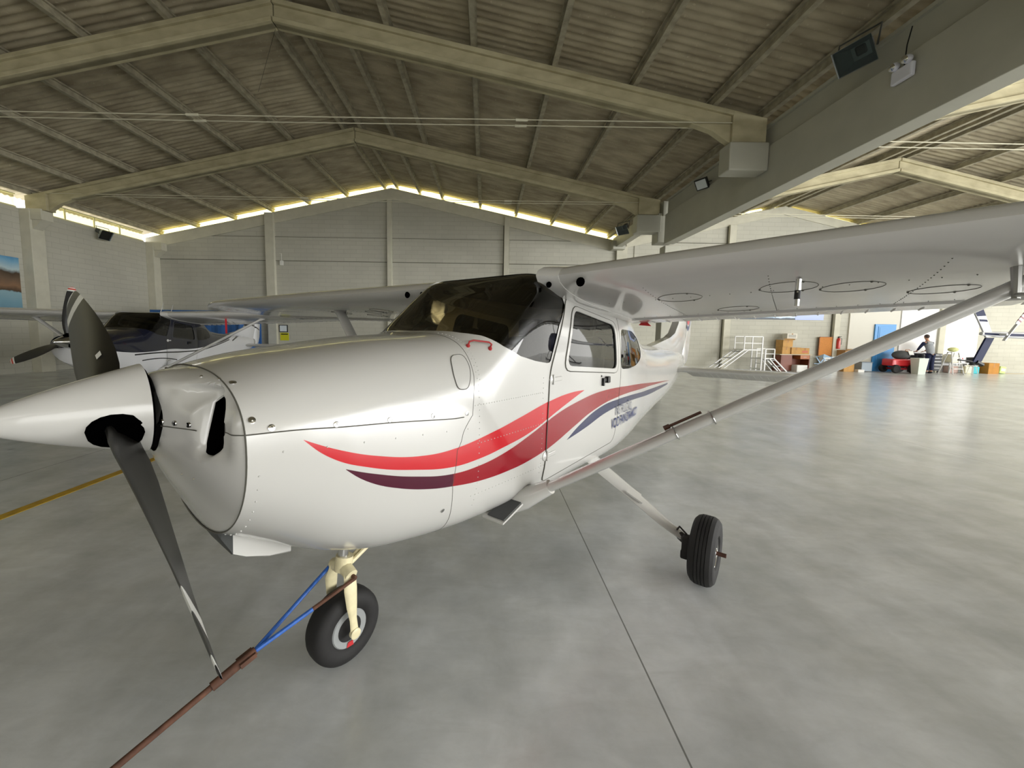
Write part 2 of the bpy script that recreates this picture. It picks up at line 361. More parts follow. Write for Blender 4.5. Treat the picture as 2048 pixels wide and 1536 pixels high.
def roof(x0,x1,f,y0=YF,y1=YB+.35,per=.18,am=.019):
    nx=max(1,int(round(abs(x1-x0)/1.83)));ny=int((y1-y0)/per*6);g=[]
    Y=[y0+(y1-y0)*j/ny for j in range(ny+1)]
    for i in range(nx):
        xa=x0+(x1-x0)*i/nx;xb=x0+(x1-x0)*(i+1)/nx+(x1-x0)/abs(x1-x0)*.06
        g.append([(xa,y,f(xa)+am*math.sin(2*math.pi*y/per)) for y in Y]);g.append([(xb,y,f(xb)+.014+am*math.sin(2*math.pi*y/per)) for y in Y])
    m=MB()
    for i in range(nx): m.grid([g[2*i],g[2*i+1]])
    return struct(m.build('ceiling',M_sheet,smooth=True,fixn=False))
lin=lambda x:zr(x)+.02
roof(XL-.7,RX+.1,lin);roof(6.6,RX-.1,lin)
roof(6.5,R2X+.1,lambda x:zr2(x)+.02);roof(22.4,R2X-.1,lambda x:zr2(x)+.02);roof(22.4,XR+.3,lambda x:zr3(x)+.02)
struct(MB().tube([(RX,YF,RZ+.03),(RX,YB+.35,RZ+.03)],.12,10,.4,(1,0,0)).build('ceiling_beam',M_purl))
def purlin(x,f):
    z=f(x)-.02
    m=MB().box((x,(YF+YB)/2+.2,z-.03),(.16,YB-YF+.3,.035)).box((x,(YF+YB)/2+.2,z-.1),(.06,YB-YF+.3,.13)).box((x,(YF+YB)/2+.2,z-.18),(.11,YB-YF+.3,.035))
    struct(m.build('ceiling_beam',M_purl))
for x in (-4.4,-3.3,-2.2,-.35,1.4,3.15,4.9,6.0,-5.0,-6.85,-8.7,-10.5,-12.35,-14.2,-16.0): purlin(x,zr)
for x in (6.95,8.6,10.3,12.0,13.6,14.25,14.6,16.3,18,19.7,21.5): purlin(x,zr2)
for x in (24.3,26.2,28.1,30): purlin(x,zr3)
# portal frame rafters
def rafter(y,xa,xb,f,ridge,dz=.22,dep=.46,hd=.5):
    # xa = eave end, xb = ridge end
    sgn=1 if xb>xa else -1;T=lambda x:f(x)-dz
    n=8;top=[(xa+(xb-xa)*i/n) for i in range(n+1)]
    h=xa+sgn*.75
    bot=[(xb,T(xb)-dep),(xa+sgn*1.6,T(xa+sgn*1.6)-dep+.02),(xa+sgn*1.15,T(xa+sgn*1.15)-dep-.03),(h,T(xa)-hd),(xa,T(xa)-hd)]
    m=MB().prism([(x,T(x)) for x in top]+bot,y-.08,y+.08,'y')
    m.prism([(xa,T(xa)),(xb,T(xb)),(xb,T(xb)-.1),(xa,T(xa)-.1)],y-.15,y+.15,'y')
    bb=[(xb,T(xb)-dep),(xa+sgn*1.6,T(xa+sgn*1.6)-dep+.02),(xa+sgn*1.6,T(xa+sgn*1.6)-dep+.12),(xb,T(xb)-dep+.1)]
    m.prism(bb,y-.15,y+.15,'y')
    m.prism([(xa+sgn*.004,T(xa)-.006),(h,T(h)-.006),(h,T(xa)-hd-.004),(xa+sgn*.004,T(xa)-hd-.004)],y-.154,y+.154,'y')
    struct(m.build('roof_beam',M_conc,bevel=.012))
for y in FR:
    rafter(y,XL+.15,RX-.012,zr,1);rafter(y,6.06,RX+.012,zr,1)
    rafter(y,6.55,R2X-.012,zr2,1,hd=.45);rafter(y,22.4,R2X+.012,zr2,1,hd=.45)
    m=MB().box((5.68,y,5.545),(.86,.42,.60),bev=.03);struct(m.build('beam_bracket',M_grd))
# main girder along the hangar between the two bays
m=MB().box((6.29,3.6-.3,5.28),(.34,21.2,1.0),bev=.01).box((6.33,3.3,6.0),(.26,21.2,.5),bev=.01).box((6.34,3.3,6.25),(.4,21.2,.06))
struct(m.build('main_beam',M_grd))
m=MB().box((6.29,(14.1+YB)/2,6.05),(.3,YB-14.1,.5),bev=.01).box((6.29,YB-.3,5.9),(.6,.5,.4),bev=.02)
struct(m.build('main_beam',M_grd))
struct(MB().box((6.3,14.4,5.4),(.6,.5,1.0),bev=.02).build('beam_bracket',M_grd))
# tie rods
M_rod=mat('pale_rope','cfcbb4',.6)
for y in (9.1,14.35):
    for k in (-.12,.12):
        m=MB().tube([(XL+.4,y+k,6.28),(-5,y+k,6.25),(5.6,y+k,6.27)],.011,6)
        for x in (-6.4,.75): m.tube([(x-.16,y+k,6.255),(x+.1,y+k,6.255)],.028,8)
        struct(m.build('tie_beam',M_rod))
    m=MB().tube([(6.7,y,6.0),(R2X,y,5.97),(22,y,6.0)],.011,6).tube([(6.7,y+.25,6.0),(R2X,y+.25,5.97),(22,y+.25,6.0)],.011,6);struct(m.build('tie_beam',M_rod))
# the white lit room front beside the blue door and the beige door panel
struct(MB().box((22.55,YB-.04,1.75),(3.9,.08,3.5)).build('wall_panel',mat('bright_white_board','f7f7f7',.6)))
struct(MB().box((19.3,YB-.03,1.75),(2.5,.06,3.5)).build('wall_panel',mat('beige_board','cfccc0',.6)))
m=MB();m.box((19.82,YB-.09,1.17),(1.04,.06,2.34),bev=.008);dr=struct(m.build('door_1',mat('blue_door_paint','3f8fd0',.4)))
for z,h in ((1.75,.95),(.62,.9)): MB().box((19.82,YB-.125,z),(.74,.02,h),bev=.008).box((19.82,YB-.137,z),(.62,.012,h-.14),bev=.005).build('door_panel',MATS['blue_door_paint'],dr)
MB().tube([(19.4,YB-.12,1.05),(19.4,YB-.18,1.05),(19.5,YB-.18,1.05)],.012,8).build('handle',mat('brushed_steel','b8b8b8',.3,1.),dr)
# front wall lintel over the open doors, behind the viewer
struct(MB().box((-8.,YF,2.9),(16.6,.2,6.0)).build('wall_front',M_wall))
struct(MB().box((13.,YF,6.4),(38,.2,1.6)).build('wall_front',M_wall))
# ---------------------------------------------------------------- aircraft
def Lc(xa,y,z): return (-xa,y,z)
def patch(outer,holes=(),off=0.,dx=.035,dph=3.,ks=.35):
    """surface patch of the hull; outer/holes are (xa,phi) loops. Returns verts, faces."""
    def dens(lp):
        o=[]
        for i,p in enumerate(lp):
            q=lp[(i+1)%len(lp)];n=max(1,int(max(abs(q[0]-p[0])/dx,abs(q[1]-p[1])/R(dph))))
            for k in range(n): t=k/n;o.append((p[0]+(q[0]-p[0])*t,p[1]+(q[1]-p[1])*t))
        return o
    loops=[dens(outer)]+[dens(h) for h in holes]
    pts=[];edges=[]
    for l in loops:
        b=len(pts);pts+=l;edges+=[(b+i,b+(i+1)%len(l)) for i in range(len(l))]
    def inside(p,l):
        c=False;n=len(l);j=n-1
        for i in range(n):
            if (l[i][1]>p[1])!=(l[j][1]>p[1]) and p[0]<(l[j][0]-l[i][0])*(p[1]-l[i][1])/(l[j][1]-l[i][1])+l[i][0]: c=not c
            j=i
        return c
    B=np.array([(p[0]/dx,p[1]/R(dph)) for p in pts])
    x0,x1=min(p[0] for p in outer),max(p[0] for p in outer);f0,f1=min(p[1] for p in outer),max(p[1] for p in outer)
    gx=np.arange(x0+dx/2,x1,dx);gf=np.arange(f0+R(dph)/2,f1,R(dph))
    cand=[]
    for x in gx:
        for f in gf:
            d=np.min((B[:,0]-x/dx)**2+(B[:,1]-f/R(dph))**2)
            if d<.3: continue
            if inside((x,f),outer) and not any(inside((x,f),h) for h in holes): cand.append((x,f))
    allp=pts+cand;nb=len(pts)
    r=delaunay_2d_cdt([Vector((p[0]/dx,p[1]/R(dph))) for p in allp],edges,[],0,1e-5)
    V=[(v[0]*dx,v[1]*R(dph)) for v in r[0]];Fs=[]
    for f in r[2]:
        c=(sum(V[i][0] for i in f)/len(f),sum(V[i][1] for i in f)/len(f))
        if inside(c,outer) and not any(inside(c,h) for h in holes): Fs.append(tuple(f))
    out=[]
    for x,f in V:
        y,z=hpt(x,f,off);out.append(Lc(x,y,z))
    return out,Fs
def hxz(l,side=1,closed=True):
    o=[]
    for i in range(len(l) if closed else len(l)-1):
        a,b=l[i],l[(i+1)%len(l)];n=max(1,int(math.hypot(b[0]-a[0],b[1]-a[1])/.02))
        if not closed or True: o+=[(a[0]+(b[0]-a[0])*k/n,a[1]+(b[1]-a[1])*k/n) for k in range(n)]
    if not closed: o.append(l[-1])
    return [(x,side*phi_xz(x,z)) for x,z in o]
def rnd(l,r=.05,n=4):
    o=[]
    for i,p in enumerate(l):
        a=np.array(l[i-1]);b=np.array(p);c=np.array(l[(i+1)%len(l)])
        d1=min(r,np.linalg.norm(a-b)*.4);d2=min(r,np.linalg.norm(c-b)*.4)
        s=b+(a-b)/np.linalg.norm(a-b)*d1;e=b+(c-b)/np.linalg.norm(c-b)*d2
        for k in range(n+1):
            t=k/n;q=(1-t)**2*s+2*t*(1-t)*b+t*t*e;o.append((float(q[0]),float(q[1])))
    return o
WS=[(0,0),(.10,1.625),(.148,1.612),(.229,1.56),(.357,1.505),(.498,1.473),(.58,1.461),(.625,1.455),(.652,1.456),(.668,1.466),(.678,1.485),(.769,1.68),(.862,1.80),(.84,1.865),(.76,1.925),(.69,1.96),(0,0)]
def ws_loop():
    h=hxz(WS[1:-1],1,False);L0=[(.072,0.)]+h+[(.615,0.)]
    return L0+[(x,-f) for x,f in h[::-1]]
DW=rnd([(.975,1.785),(1.70,1.70),(1.745,1.352),(.868,1.425)],.07)
DWo=rnd([(.955,1.815),(1.745,1.725),(1.785,1.315),(.825,1.395)],.09)
RW=rnd([(1.87,1.675),(2.27,1.66),(2.5,1.585),(2.60,1.47),(2.56,1.40),(2.35,1.345),(2.1,1.332),(1.88,1.34),(1.86,1.42)],.06)
DR=rnd([(.885,1.86),(1.80,1.80),(1.86,1.3),(1.78,.74),(.64,.72),(.64,1.0),(.66,1.40)],.06)
SPLIT=[(-.958,1.322),(-.89,1.319),(-.691,1.302),(-.479,1.283),(-.018,1.243)]
def curve_node(nt,pts,x0,x1,z0,z1,src):
    r=nd(nt,'ShaderNodeMapRange');r.inputs[1].default_value=x0;r.inputs[2].default_value=x1;lk(nt,src,r.inputs[0])
    f=nd(nt,'ShaderNodeFloatCurve');cv=f.mapping.curves[0];P=[((x-x0)/(x1-x0),(z-z0)/(z1-z0)) for x,z in pts]
    while len(cv.points)<len(P): cv.points.new(.5,.5)
    for i,(a,b) in enumerate(P): cv.points[i].location=(a,b);cv.points[i].handle_type='AUTO'
    f.mapping.update();lk(nt,r.outputs[0],f.inputs['Value'])
    q=nd(nt,'ShaderNodeMapRange');q.clamp=False;q.inputs[3].default_value=z0;q.inputs[4].default_value=z1;lk(nt,f.outputs[0],q.inputs[0]);return q.outputs[0]
def livery(name,base,bands,rough=.2,coat=.5):
    """glossy paint with bands: (colour, lower pts, upper pts, x0, x1)"""
    m=bpy.data.materials.new(name);m.use_nodes=True;nt=m.node_tree;p=nt.nodes['Principled BSDF']
    p.inputs['Roughness'].default_value=rough;p.inputs['Coat Weight'].default_value=coat;p.inputs['Coat Roughness'].default_value=.03
    tc=nd(nt,'ShaderNodeTexCoord');sp=nd(nt,'ShaderNodeSeparateXYZ');lk(nt,tc.outputs['Object'],sp.inputs[0])
    ng=nd(nt,'ShaderNodeMath',operation='MULTIPLY');ng.inputs[1].default_value=-1;lk(nt,sp.outputs[0],ng.inputs[0]);X=ng.outputs[0];Z=sp.outputs[2]
    def cmp(a,b):
        g=nd(nt,'ShaderNodeMath',operation='GREATER_THAN')
        for i,q in enumerate((a,b)):
            if isinstance(q,(int,float)): g.inputs[i].default_value=q
            else: lk(nt,q,g.inputs[i])
        return g.outputs[0]
    def mul(a,b):
        g=nd(nt,'ShaderNodeMath',operation='MULTIPLY');lk(nt,a,g.inputs[0]);lk(nt,b,g.inputs[1]);return g.outputs[0]
    prev=None
    for col,lo,hi,x0,x1 in bands:
        msk=mul(cmp(X,x0),cmp(x1,X))
        if lo: a0,a1=min(q[0] for q in lo),max(q[0] for q in lo);msk=mul(msk,cmp(Z,curve_node(nt,lo,a0,a1,0,3,X)))
        if hi: a0,a1=min(q[0] for q in hi),max(q[0] for q in hi);msk=mul(msk,cmp(curve_node(nt,hi,a0,a1,0,3,X),Z))
        x=nd(nt,'ShaderNodeMix',data_type='RGBA');lk(nt,msk,x.inputs[0])
        if prev is None: x.inputs[6].default_value=srgb(base)
        else: lk(nt,prev,x.inputs[6])
        x.inputs[7].default_value=srgb(col);prev=x.outputs[2]
    if prev is not None: lk(nt,prev,p.inputs['Base Color'])
    else: p.inputs['Base Color'].default_value=srgb(base)
    return m
red_up=[(-.802,1.282),(-.682,1.223),(-.526,1.166),(-.335,1.121),(-.149,1.108),(.147,1.137),(.361,1.172),(.673,1.225),(.95,1.245),(1.149,1.24)]
red_lo=[(-.802,1.282),(-.717,1.205),(-.568,1.133),(-.359,1.069),(-.146,1.026),(.037,1.022),(.232,1.039),(.462,1.07),(.739,1.143),(1.149,1.24)]
dk_up=[(-.664,1.152),(-.546,1.103),(-.357,1.04),(-.144,.993),(.04,.987),(.234,1.007),(.463,1.056),(.74,1.128),(1.09,1.177),(1.434,1.199),(2.147,1.175),(3.3,1.09),(4.6,.995)]
dk_lo=[(-.664,1.152),(-.565,1.075),(-.428,1.01),(-.269,.959),(-.137,.932),(.049,.906),(.288,.898),(.473,.908),(.691,.94),(1.026,1.014),(1.264,1.065),(1.753,1.112),(2.833,1.081),(3.6,1.045),(4.6,.995)]
nv_up=[(.902,.936),(1.103,1.008),(1.443,1.078),(1.871,1.092),(2.837,1.045),(4.4,.975)]
nv_lo=[(.902,.936),(1.189,.967),(1.55,1.018),(2.013,1.035),(3.149,.975),(4.4,.957)]
M_white=livery('white_aircraft_paint',WHITE,[])
M_liv=livery('white_paint_with_red_waves',WHITE,[('c01824',red_lo,red_up,-.8,1.145),('8f1020',dk_lo,dk_up,-.137,4.6),('4a0f28',dk_lo,dk_up,-.66,-.137),('1b2450',nv_lo,nv_up,.905,4.4)])
M_black=mat('matt_black','0b0b0b',.55);M_hole=mat('dark_hollow','020202',1.,spec=0.)
M_rub=mat('tyre_rubber','1b1a1a',.75,noise=.15,nscale=30,bump=.15);M_chr=mat('chrome','d8d8d8',.12,1.);M_alu=mat('cast_aluminium','a9a9a6',.35,.9)
M_seam=mat('panel_gap','55544c',.8);M_int=mat('dark_trim','17171a',.7);M_seat=mat('grey_seat_cloth','5d5c5a',.9,noise=.15,nscale=60)
M_wsg=glass('ceiling_brown_windscreen','a3946c',1.2);M_sdg=glass('smoky_side_window','9b9a92',1.2)  # windscreen tint has the brown reflection of the ceiling put into it
M_prop=mat('black_propeller_paint','100f0c',.38,coat=0.,noise=.3,nscale=9);M_ptip=mat('pale_tip_band','cfcfca',.4)
M_cream=mat('cream_gear_paint','ddd3ad',.4,noise=.1,nscale=30)
def blade(m,hub,e,t,f,Rt=.955,r0=.11,wd=1.,tipbands=True,mi=(0,1)):
    rs=[r0,.16,.22,.3,.4,.5,.6,.7,.78,.84,.88,.905,.93,.945,.955]
    ch=[.085,.095,.125,.15,.165,.168,.162,.15,.137,.124,.112,.103,.085,.062,.02];th=[.07,.06,.045,.034,.026,.022,.018,.015,.013,.011,.010,.009,.008,.007,.004]
    be=[50,47,42,36,30,26,23,20,18,17,16,16,16,16,16];k=Rt/.955;wd*=1.1;rows=[]
    for r_,c,h,b in zip(rs,ch,th,be):
        b=R(b);cd_=t*math.cos(b)+f*math.sin(b);nm=f*math.cos(b)-t*math.sin(b);row=[]
        for a,q in ((.5,0),(.44,.42),(.25,.8),(0,1),(-.25,.75),(-.42,.35),(-.5,0),(-.42,-.1),(-.2,-.2),(.1,-.28),(.35,-.26),(.46,-.18)):
            row.append(hub+e*(r_*k)+cd_*(a*c*wd*k)+nm*(q*h*.5*k))
        rows.append(row)
    b0=len(m.f);m.grid(rows,True);n=len(rows[0])
    for i in range(len(rows)-1):
        for j in range(n):
            if tipbands and (i in tipbands): m.mi[b0+i*n+j]=tipbands[i] if isinstance(tipbands,dict) else mi[1]
            else: m.mi[b0+i*n+j]=mi[0]
    return m
def airfoil(n=14):
    o=[];tk=.12
    yt=lambda x:5*tk*(.2969*x**.5-.126*x-.3516*x*x+.2843*x**3-.1015*x**4)
    yc=lambda x:(.02/.16*(.8*x-x*x) if x<.4 else .02/.36*(.2+.8*x-x*x))
    xs=[.5*(1-math.cos(math.pi*i/n)) for i in range(n+1)]
    up_=[(x,yc(x)+yt(x)) for x in xs];lo=[(x,yc(x)-yt(x)) for x in xs]
    return up_,lo
def wing_section(y,x0=0.,x1=1.,side=1):
    a=abs(y)
    zle=1.947+.026*(a-.5)+.011*y*side;zte=1.736+.034*(a-.5)+.011*y*side
    if a<=2.6: xle,xte=.62,2.25
    else: t=(a-2.6)/2.9;xle,xte=.62+.06*t,2.25-.45*t;zte+= .02*t
    up_,lo=airfoil();c=xte-xle
    if x0>0 or x1<1:
        fu=lambda l,x:np.interp(x,[p[0] for p in l],[p[1] for p in l])
        xs=[x0+(x1-x0)*i/10 for i in range(11)];U=[(x,fu(up_,x)) for x in xs];Lw=[(x,fu(lo,x)) for x in xs]
    else: U,Lw=up_,lo
    loop=U[::-1]+Lw[1:]
    if x0==0 and x1<1:
        U=[p for p in up_ if p[0]<x1]+[(x1,float(np.interp(x1,[p[0] for p in up_],[p[1] for p in up_])))];Lw=[p for p in lo if p[0]<x1]+[(x1,float(np.interp(x1,[p[0] for p in lo],[p[1] for p in lo])))]
        loop=U[::-1]+Lw[1:]
    return [Lc(xle+px*c,side*a,zle+(zte-zle)*px+py*c*1.02) for px,py in loop]
def wing_low(y,fx,off=.004):
    """point on the wing underside"""
    a=abs(y);up_,lo=airfoil();zle=1.947+.026*(a-.5)+.011*y;zte=1.736+.034*(a-.5)+.011*y;t=max(0,(a-2.6)/2.9);xle,xte=.62+.06*t,2.25-.45*t;c=xte-xle
    return Vector(Lc(xle+fx*c,y,zle+(zte-zle)*fx+float(np.interp(fx,[p[0] for p in lo],[p[1] for p in lo]))*c*1.02-off))
def tyre(m,c,R_,wd,rim,ax=(0,1,0),groove=False,n=48):
    h=wd/2;pr=[(rim,-h*.75),(rim+.01,-h*.9),(R_*.72,-h),(R_*.86,-h*.93),(R_*.95,-h*.72),(R_*.985,-h*.5)]
    if groove:
        for g in (-.38,-.13,.13,.38): pr+=[(R_*(1-.012*abs(g)),h*(g-.035)),(R_*.972,h*(g-.02)),(R_*.972,h*(g+.02)),(R_*(1-.012*abs(g)),h*(g+.035))]
    else: pr+=[(R_*.998,-h*.25),(R_,0),(R_*.998,h*.25)]
    pr+=[(R_*.985,h*.5),(R_*.95,h*.72),(R_*.86,h*.93),(R_*.72,h),(rim+.01,h*.9),(rim,h*.75)]
    return m.lathe(pr,c,ax,n)
def plane(root,LV,WHT,main=True,three=False,glassm=None,stripe_fin=None,prop_phi=66.):
    s=root
    # hull openings
    holes=[ws_loop(),hxz(DW),hxz(DW,-1),hxz(RW),hxz(RW,-1)]
    rear=[(2.40,-.7),(2.40,.7),(2.9,.6),(2.98,.4),(3.0,0),(2.98,-.4),(2.9,-.6)]
    holes.append(rear)
    q=dict(dx=.035,dph=3.) if main else dict(dx=.09,dph=6.)
    # upper and lower engine cowling, fuselage
    sp=hxz(SPLIT,1,False);fu=lambda s_:[(x,s_*f) for x,f in sp]
    fwp=[(.0,0),(.02,.6),(.012,phi_xz(.012,1.42)),(-.018,phi_xz(-.018,1.243))]
    P_=sp[-1][1]
    fwl=[(-.018,P_),(-.118,phi_xz(-.118,1.098)),(-.137,phi_xz(-.137,.94)),(-.10,phi_xz(-.10,.75)),(-.05,math.pi)]
    up_out=[(x,f) for x,f in sp]+[(.012,phi_xz(.012,1.42)),(.02,.6),(.02,-.6),(.012,-phi_xz(.012,1.42))]+[(x,-f) for x,f in sp[::-1]]
    hs=[]
    v,f=patch(up_out,hs,**q);m=MB().add(v,f);cw=m.build('upper_cowling',LV,s,smooth=True)
    lo_out=[(x,f) for x,f in sp]+fwl[1:]+[(-.958,math.pi)];m=MB()
    v,f=patch(lo_out,(),**q);m.add(v,f);v,f=patch([(x,-a) for x,a in lo_out],(),**q);m.add(v,f);lcw=m.build('lower_cowling',LV,s,smooth=True,merge=.0005)
    fo=[(6.35,math.pi)]+[(-.05,math.pi)]+fwl[-2:0:-1]+[(-.018,P_),(.012,phi_xz(.012,1.42)),(.02,.6),(.02,-.6),(.012,-phi_xz(.012,1.42)),(-.018,-P_)]+[(x,-a) for x,a in fwl[1:]]+[(6.35,-math.pi)]
    v,f=patch(fo,holes,**q);m=MB().add(v,f);fs=m.build('fuselage',LV,s,smooth=True,merge=.0005)
    # glazing
    v,f=patch(ws_loop(),(),-.004,**q);wso=MB().add(v,f).build('windscreen',glassm[0],s,smooth=True);wso['label']='brown toned windscreen'
    v,f=patch(rear,(),-.003,**q);MB().add(v,f).build('rear_window',glassm[1],s,smooth=True)
    for sd in (1,-1):
        v,f=patch(hxz(RW,sd),(),-.003,**q);MB().add(v,f).build('quarter_window',glassm[1],s,smooth=True)
        # door with its own window
        v,f=patch(hxz(DR,sd),[hxz(DW,sd)],.004,**q);d=MB().add(v,f).build('cabin_door',LV,s,smooth=True)
        v,f=patch(hxz(DW,sd),(),-.002,**q);MB().add(v,f).build('door_window',glassm[1],d,smooth=True)
        v,f=patch(hxz(DWo,sd),[hxz(DW,sd)],.009,**q);MB().add(v,f).build('window_frame',WHT if main else LV,d,smooth=True)
        def hl(l,o): 
            r_=[]
            for x,z in l:
                y,z2=hpt(x,phi_xz(x,z),o);r_.append(Lc(x,sd*y,z2))
            return r_
        def dense(l,st=.03):
            o=[]
            for i in range(len(l)-1):
                a,b=l[i],l[i+1];n=max(1,int(math.hypot(b[0]-a[0],b[1]-a[1])/st))
                o+=[(a[0]+(b[0]-a[0])*k/n,a[1]+(b[1]-a[1])*k/n) for k in range(n)]
            return o+[l[-1]]
        if main or sd==1:
            g=MB().tube(hl(dense(DR+DR[:1]),.003),.0032,5,cap=False).tube(hl(dense(DWo+DWo[:1]),.006),.0042,5,cap=False);g.build('door_seal',M_seam,d)
            g=MB();hy=hpt(1.5,phi_xz(1.5,1.28))[0]
            g.box(Lc(1.50,sd*(hy+.012),1.283),(.10,.02,.03),bev=.005).box(Lc(1.535,sd*(hy+.018),1.283),(.045,.03,.05),bev=.006).box(Lc(1.46,sd*(hy+.014),1.27),(.02,.02,.06),bev=.004);g.lathe([(.0,-.002),(.009,0),(.0,.006)],Lc(1.44,sd*(hy+.006),1.315),(0,1,0),10)
            g.build('handle',M_black if not main else mat('dark_handle','2b2b2b',.3,.6),d)
            for hx,hz in ((.695,1.352),(.645,.893)):
                hy=hpt(hx,phi_xz(hx,hz))[0];g=MB().lathe([(.0,-.012),(.03,-.004),(.028,.006),(.0,.012)],Lc(hx-.012,sd*(hy-.002),hz),(0,1,0),16).box(Lc(hx+.05,sd*(hy+.006),hz),(.11,.012,.028),bev=.005).tube([Lc(hx,sd*(hy+.01),hz-.03),Lc(hx,sd*(hy+.01),hz+.03)],.006,8)
                g.build('hinge',WHT,d)
    # wings, struts
    for sd,nm in ((1,'wing'),(-1,'wing')):
        ys=[.47,.6,1.0,1.5,2.0,2.6,3.2,3.9,4.6,5.2,5.4,5.47]
        m=MB();rows=[]
        for y in ys[:-2]: rows.append(wing_section(y,0,.80,sd))
        m.grid(rows);m.add(rows[0],[tuple(range(len(rows[0])))]);wg=m.build('wing',WHT,s,smooth=True)
        m=MB();rows=[wing_section(5.2,0,1,sd)]
        for t in (.25,.5,.75,.9,1.):
            base=wing_section(5.2+.42*t,0,1,sd);cz=sum(p[2] for p in base)/len(base);cx=sum(p[0] for p in base)/len(base);k=math.sqrt(max(0,1-t**3))*.96+.04
            rows.append([(cx+(p[0]-cx)*(1-.12*t*t),p[1],cz-.03*t*t+(p[2]-cz)*k) for p in base])
        m.grid(rows);m.add(rows[-1],[tuple(range(len(rows[-1])))]);m.build('wing_tip',WHT,wg,smooth=True)
        # flap and aileron, ribbed
        for nm2,ya,yb in (('flap',.56,2.62),('aileron',2.65,5.18)):
            m=MB();rows=[wing_section(ya+(yb-ya)*i/4,.815,1.,sd) for i in range(5)];rows=[[(p[0],p[1],p[2]-.010) for p in r_] for r_ in rows];m.grid(rows)
            for r_ in (rows[0],rows[-1]): m.add(r_,[tuple(range(len(r_)))])
            nr=int((yb-ya)/.115)
            if main or True:
                for k in range(1,nr):
                    y=ya+(yb-ya)*k/nr;r0=wing_section(y,.83,.995,sd);n_=len(r0)//2
                    up_=[Vector(p)+Vector((0,0,.002)) for p in r0[:n_+1]];lo=[Vector(p)-Vector((0,0,.012)) for p in r0[n_:]]
                    if main: m.tube([up_[0],up_[n_//2],up_[-1]],.004,4,cap=False)
                    m.tube([lo[0],lo[len(lo)//2],lo[-1]],.0055,4,cap=False)
            m.build(nm2,WHT,wg,smooth=True,auto=30)
        # root fairing
        m=MB();rA=[]
        for y in (.44,.47,.50,.53,.56):
            sec_=wing_section(.5,0,1,sd);t=(y-.44)/.12;k=1.0+.05*(1-t)
            cx=sum(p[0] for p in sec_)/len(sec_);cz=sum(p[2] for p in sec_)/len(sec_)
            rA.append([(cx+(p[0]-cx)*(k*1.005 if sd>0 else 1.0),sd*(y+.03),cz+(p[2]-cz)*(k+.01 if sd>0 else 1.0)) for p in sec_])
        m.grid(rA);m.add(rA[-1],[tuple(range(len(rA[-1])))]);m.add(rA[0],[tuple(range(len(rA[0])))]);m.build('root_fairing',WHT,wg,smooth=True)
        # round air inlets on the leading edge, inspection plates, drains
        if main:
            m=MB()
            for y,r_ in ((.535,.018),(.72,.026)):
                m.ball(Lc(.632 if y>.6 else .612,sd*y,1.905+.03*(y-.5)),r_,12,(.6,1,1))
            absorb(wg,m.build('air_inlet',M_hole,wg,smooth=True))
            m=MB();g=MB()
            wme=wg.data
            for y,fx in ((1.12,.30),(1.62,.27),(1.86,.34),(1.35,.66),(2.2,.5),(2.55,.35)):
                c=wing_low(sd*y,fx);ring=[];rr=.115 if fx<.7 else .09
                for k in range(24): 
                    a=2*math.pi*k/24;ring.append(wing_low(sd*(y+rr*math.sin(a)),fx+rr*math.cos(a)/1.63,.001))
                ip=MB();ip.tube(ring+ring[:1],.0012,4,cap=False)
                for k in (2,10,18): ip.ball(ring[k],.006,6)
                ip.build('inspection_plate',M_seam,wg)
            for y in (1.0,1.55,2.1,2.6):
                for i in range(24):
                    g.ball(wing_low(sd*y,.12+.66*i/23,.001),.0028,4)
            for fx in (.3,.76):
                for i in range(46): g.ball(wing_low(sd*(.7+4.3*i/45),fx,.001),.0028,4)
            absorb(wg,g.build('rivet_pattern',M_seam,wg))
            m=MB();a=wing_low(sd*1.66,.17);m.tube([a,a+Vector((0,0,-.055))],.012,10);m.m=1;m.tube([a+Vector((0,0,-.05)),a+Vector((0,0,-.09))],.0125,10);m.m=0;m.tube([a+Vector((0,0,-.09)),a+Vector((0,0,-.12))],.010,10)
            m.tube([a+Vector((.04,.0,-.06)),a+Vector((0,0,-.06))],.004,6)
            if sd==1: m.build('temperature_probe',[M_chr,M_black],wg,smooth=True)
            m=MB();a=wing_low(sd*2.30,.24);m.tube([a,a+Vector((.02,0,-.07)),a+Vector((.03,0,-.12))],[.016,.013,.011],8);m.tube([a+Vector((-.03,0,-.1)),a+Vector((.17,0,-.115))],.008,8)
            if sd==1: m.build('pitot_tube',M_alu,wg,smooth=True)
        # strut
        A=Vector(Lc(.50,sd*.53,.70));B=Vector(Lc(1.12,sd*2.52,1.93+.028*sd));d=(B-A).normalized();m=MB()
        ch=.058;fd=Vector((1,0,0));fd=(fd-d*fd.dot(d)).normalized()
        m.tube([A,A+d*.03,B-d*.1,B],[ch*.8,ch,ch,ch*1.15],18,.5,fd);st=m.build('strut',WHT,s,smooth=True)
        m=MB();m.tube([B-d*.16,B-d*.02,B+d*.04],[ch*1.05,ch*1.35,ch*1.9],18,.6,fd,cap=False);m.build('upper_cuff',WHT,st,smooth=True)
        hy=hpt(.5,phi_xz(.5,.70))[0]
        m=MB();m.tube([A-d*.13,A-d*.05,A+d*.03,A+d*.12],[.085,.092,.074,.058],20,.7,fd);m.build('lower_cuff',WHT,st,smooth=True)
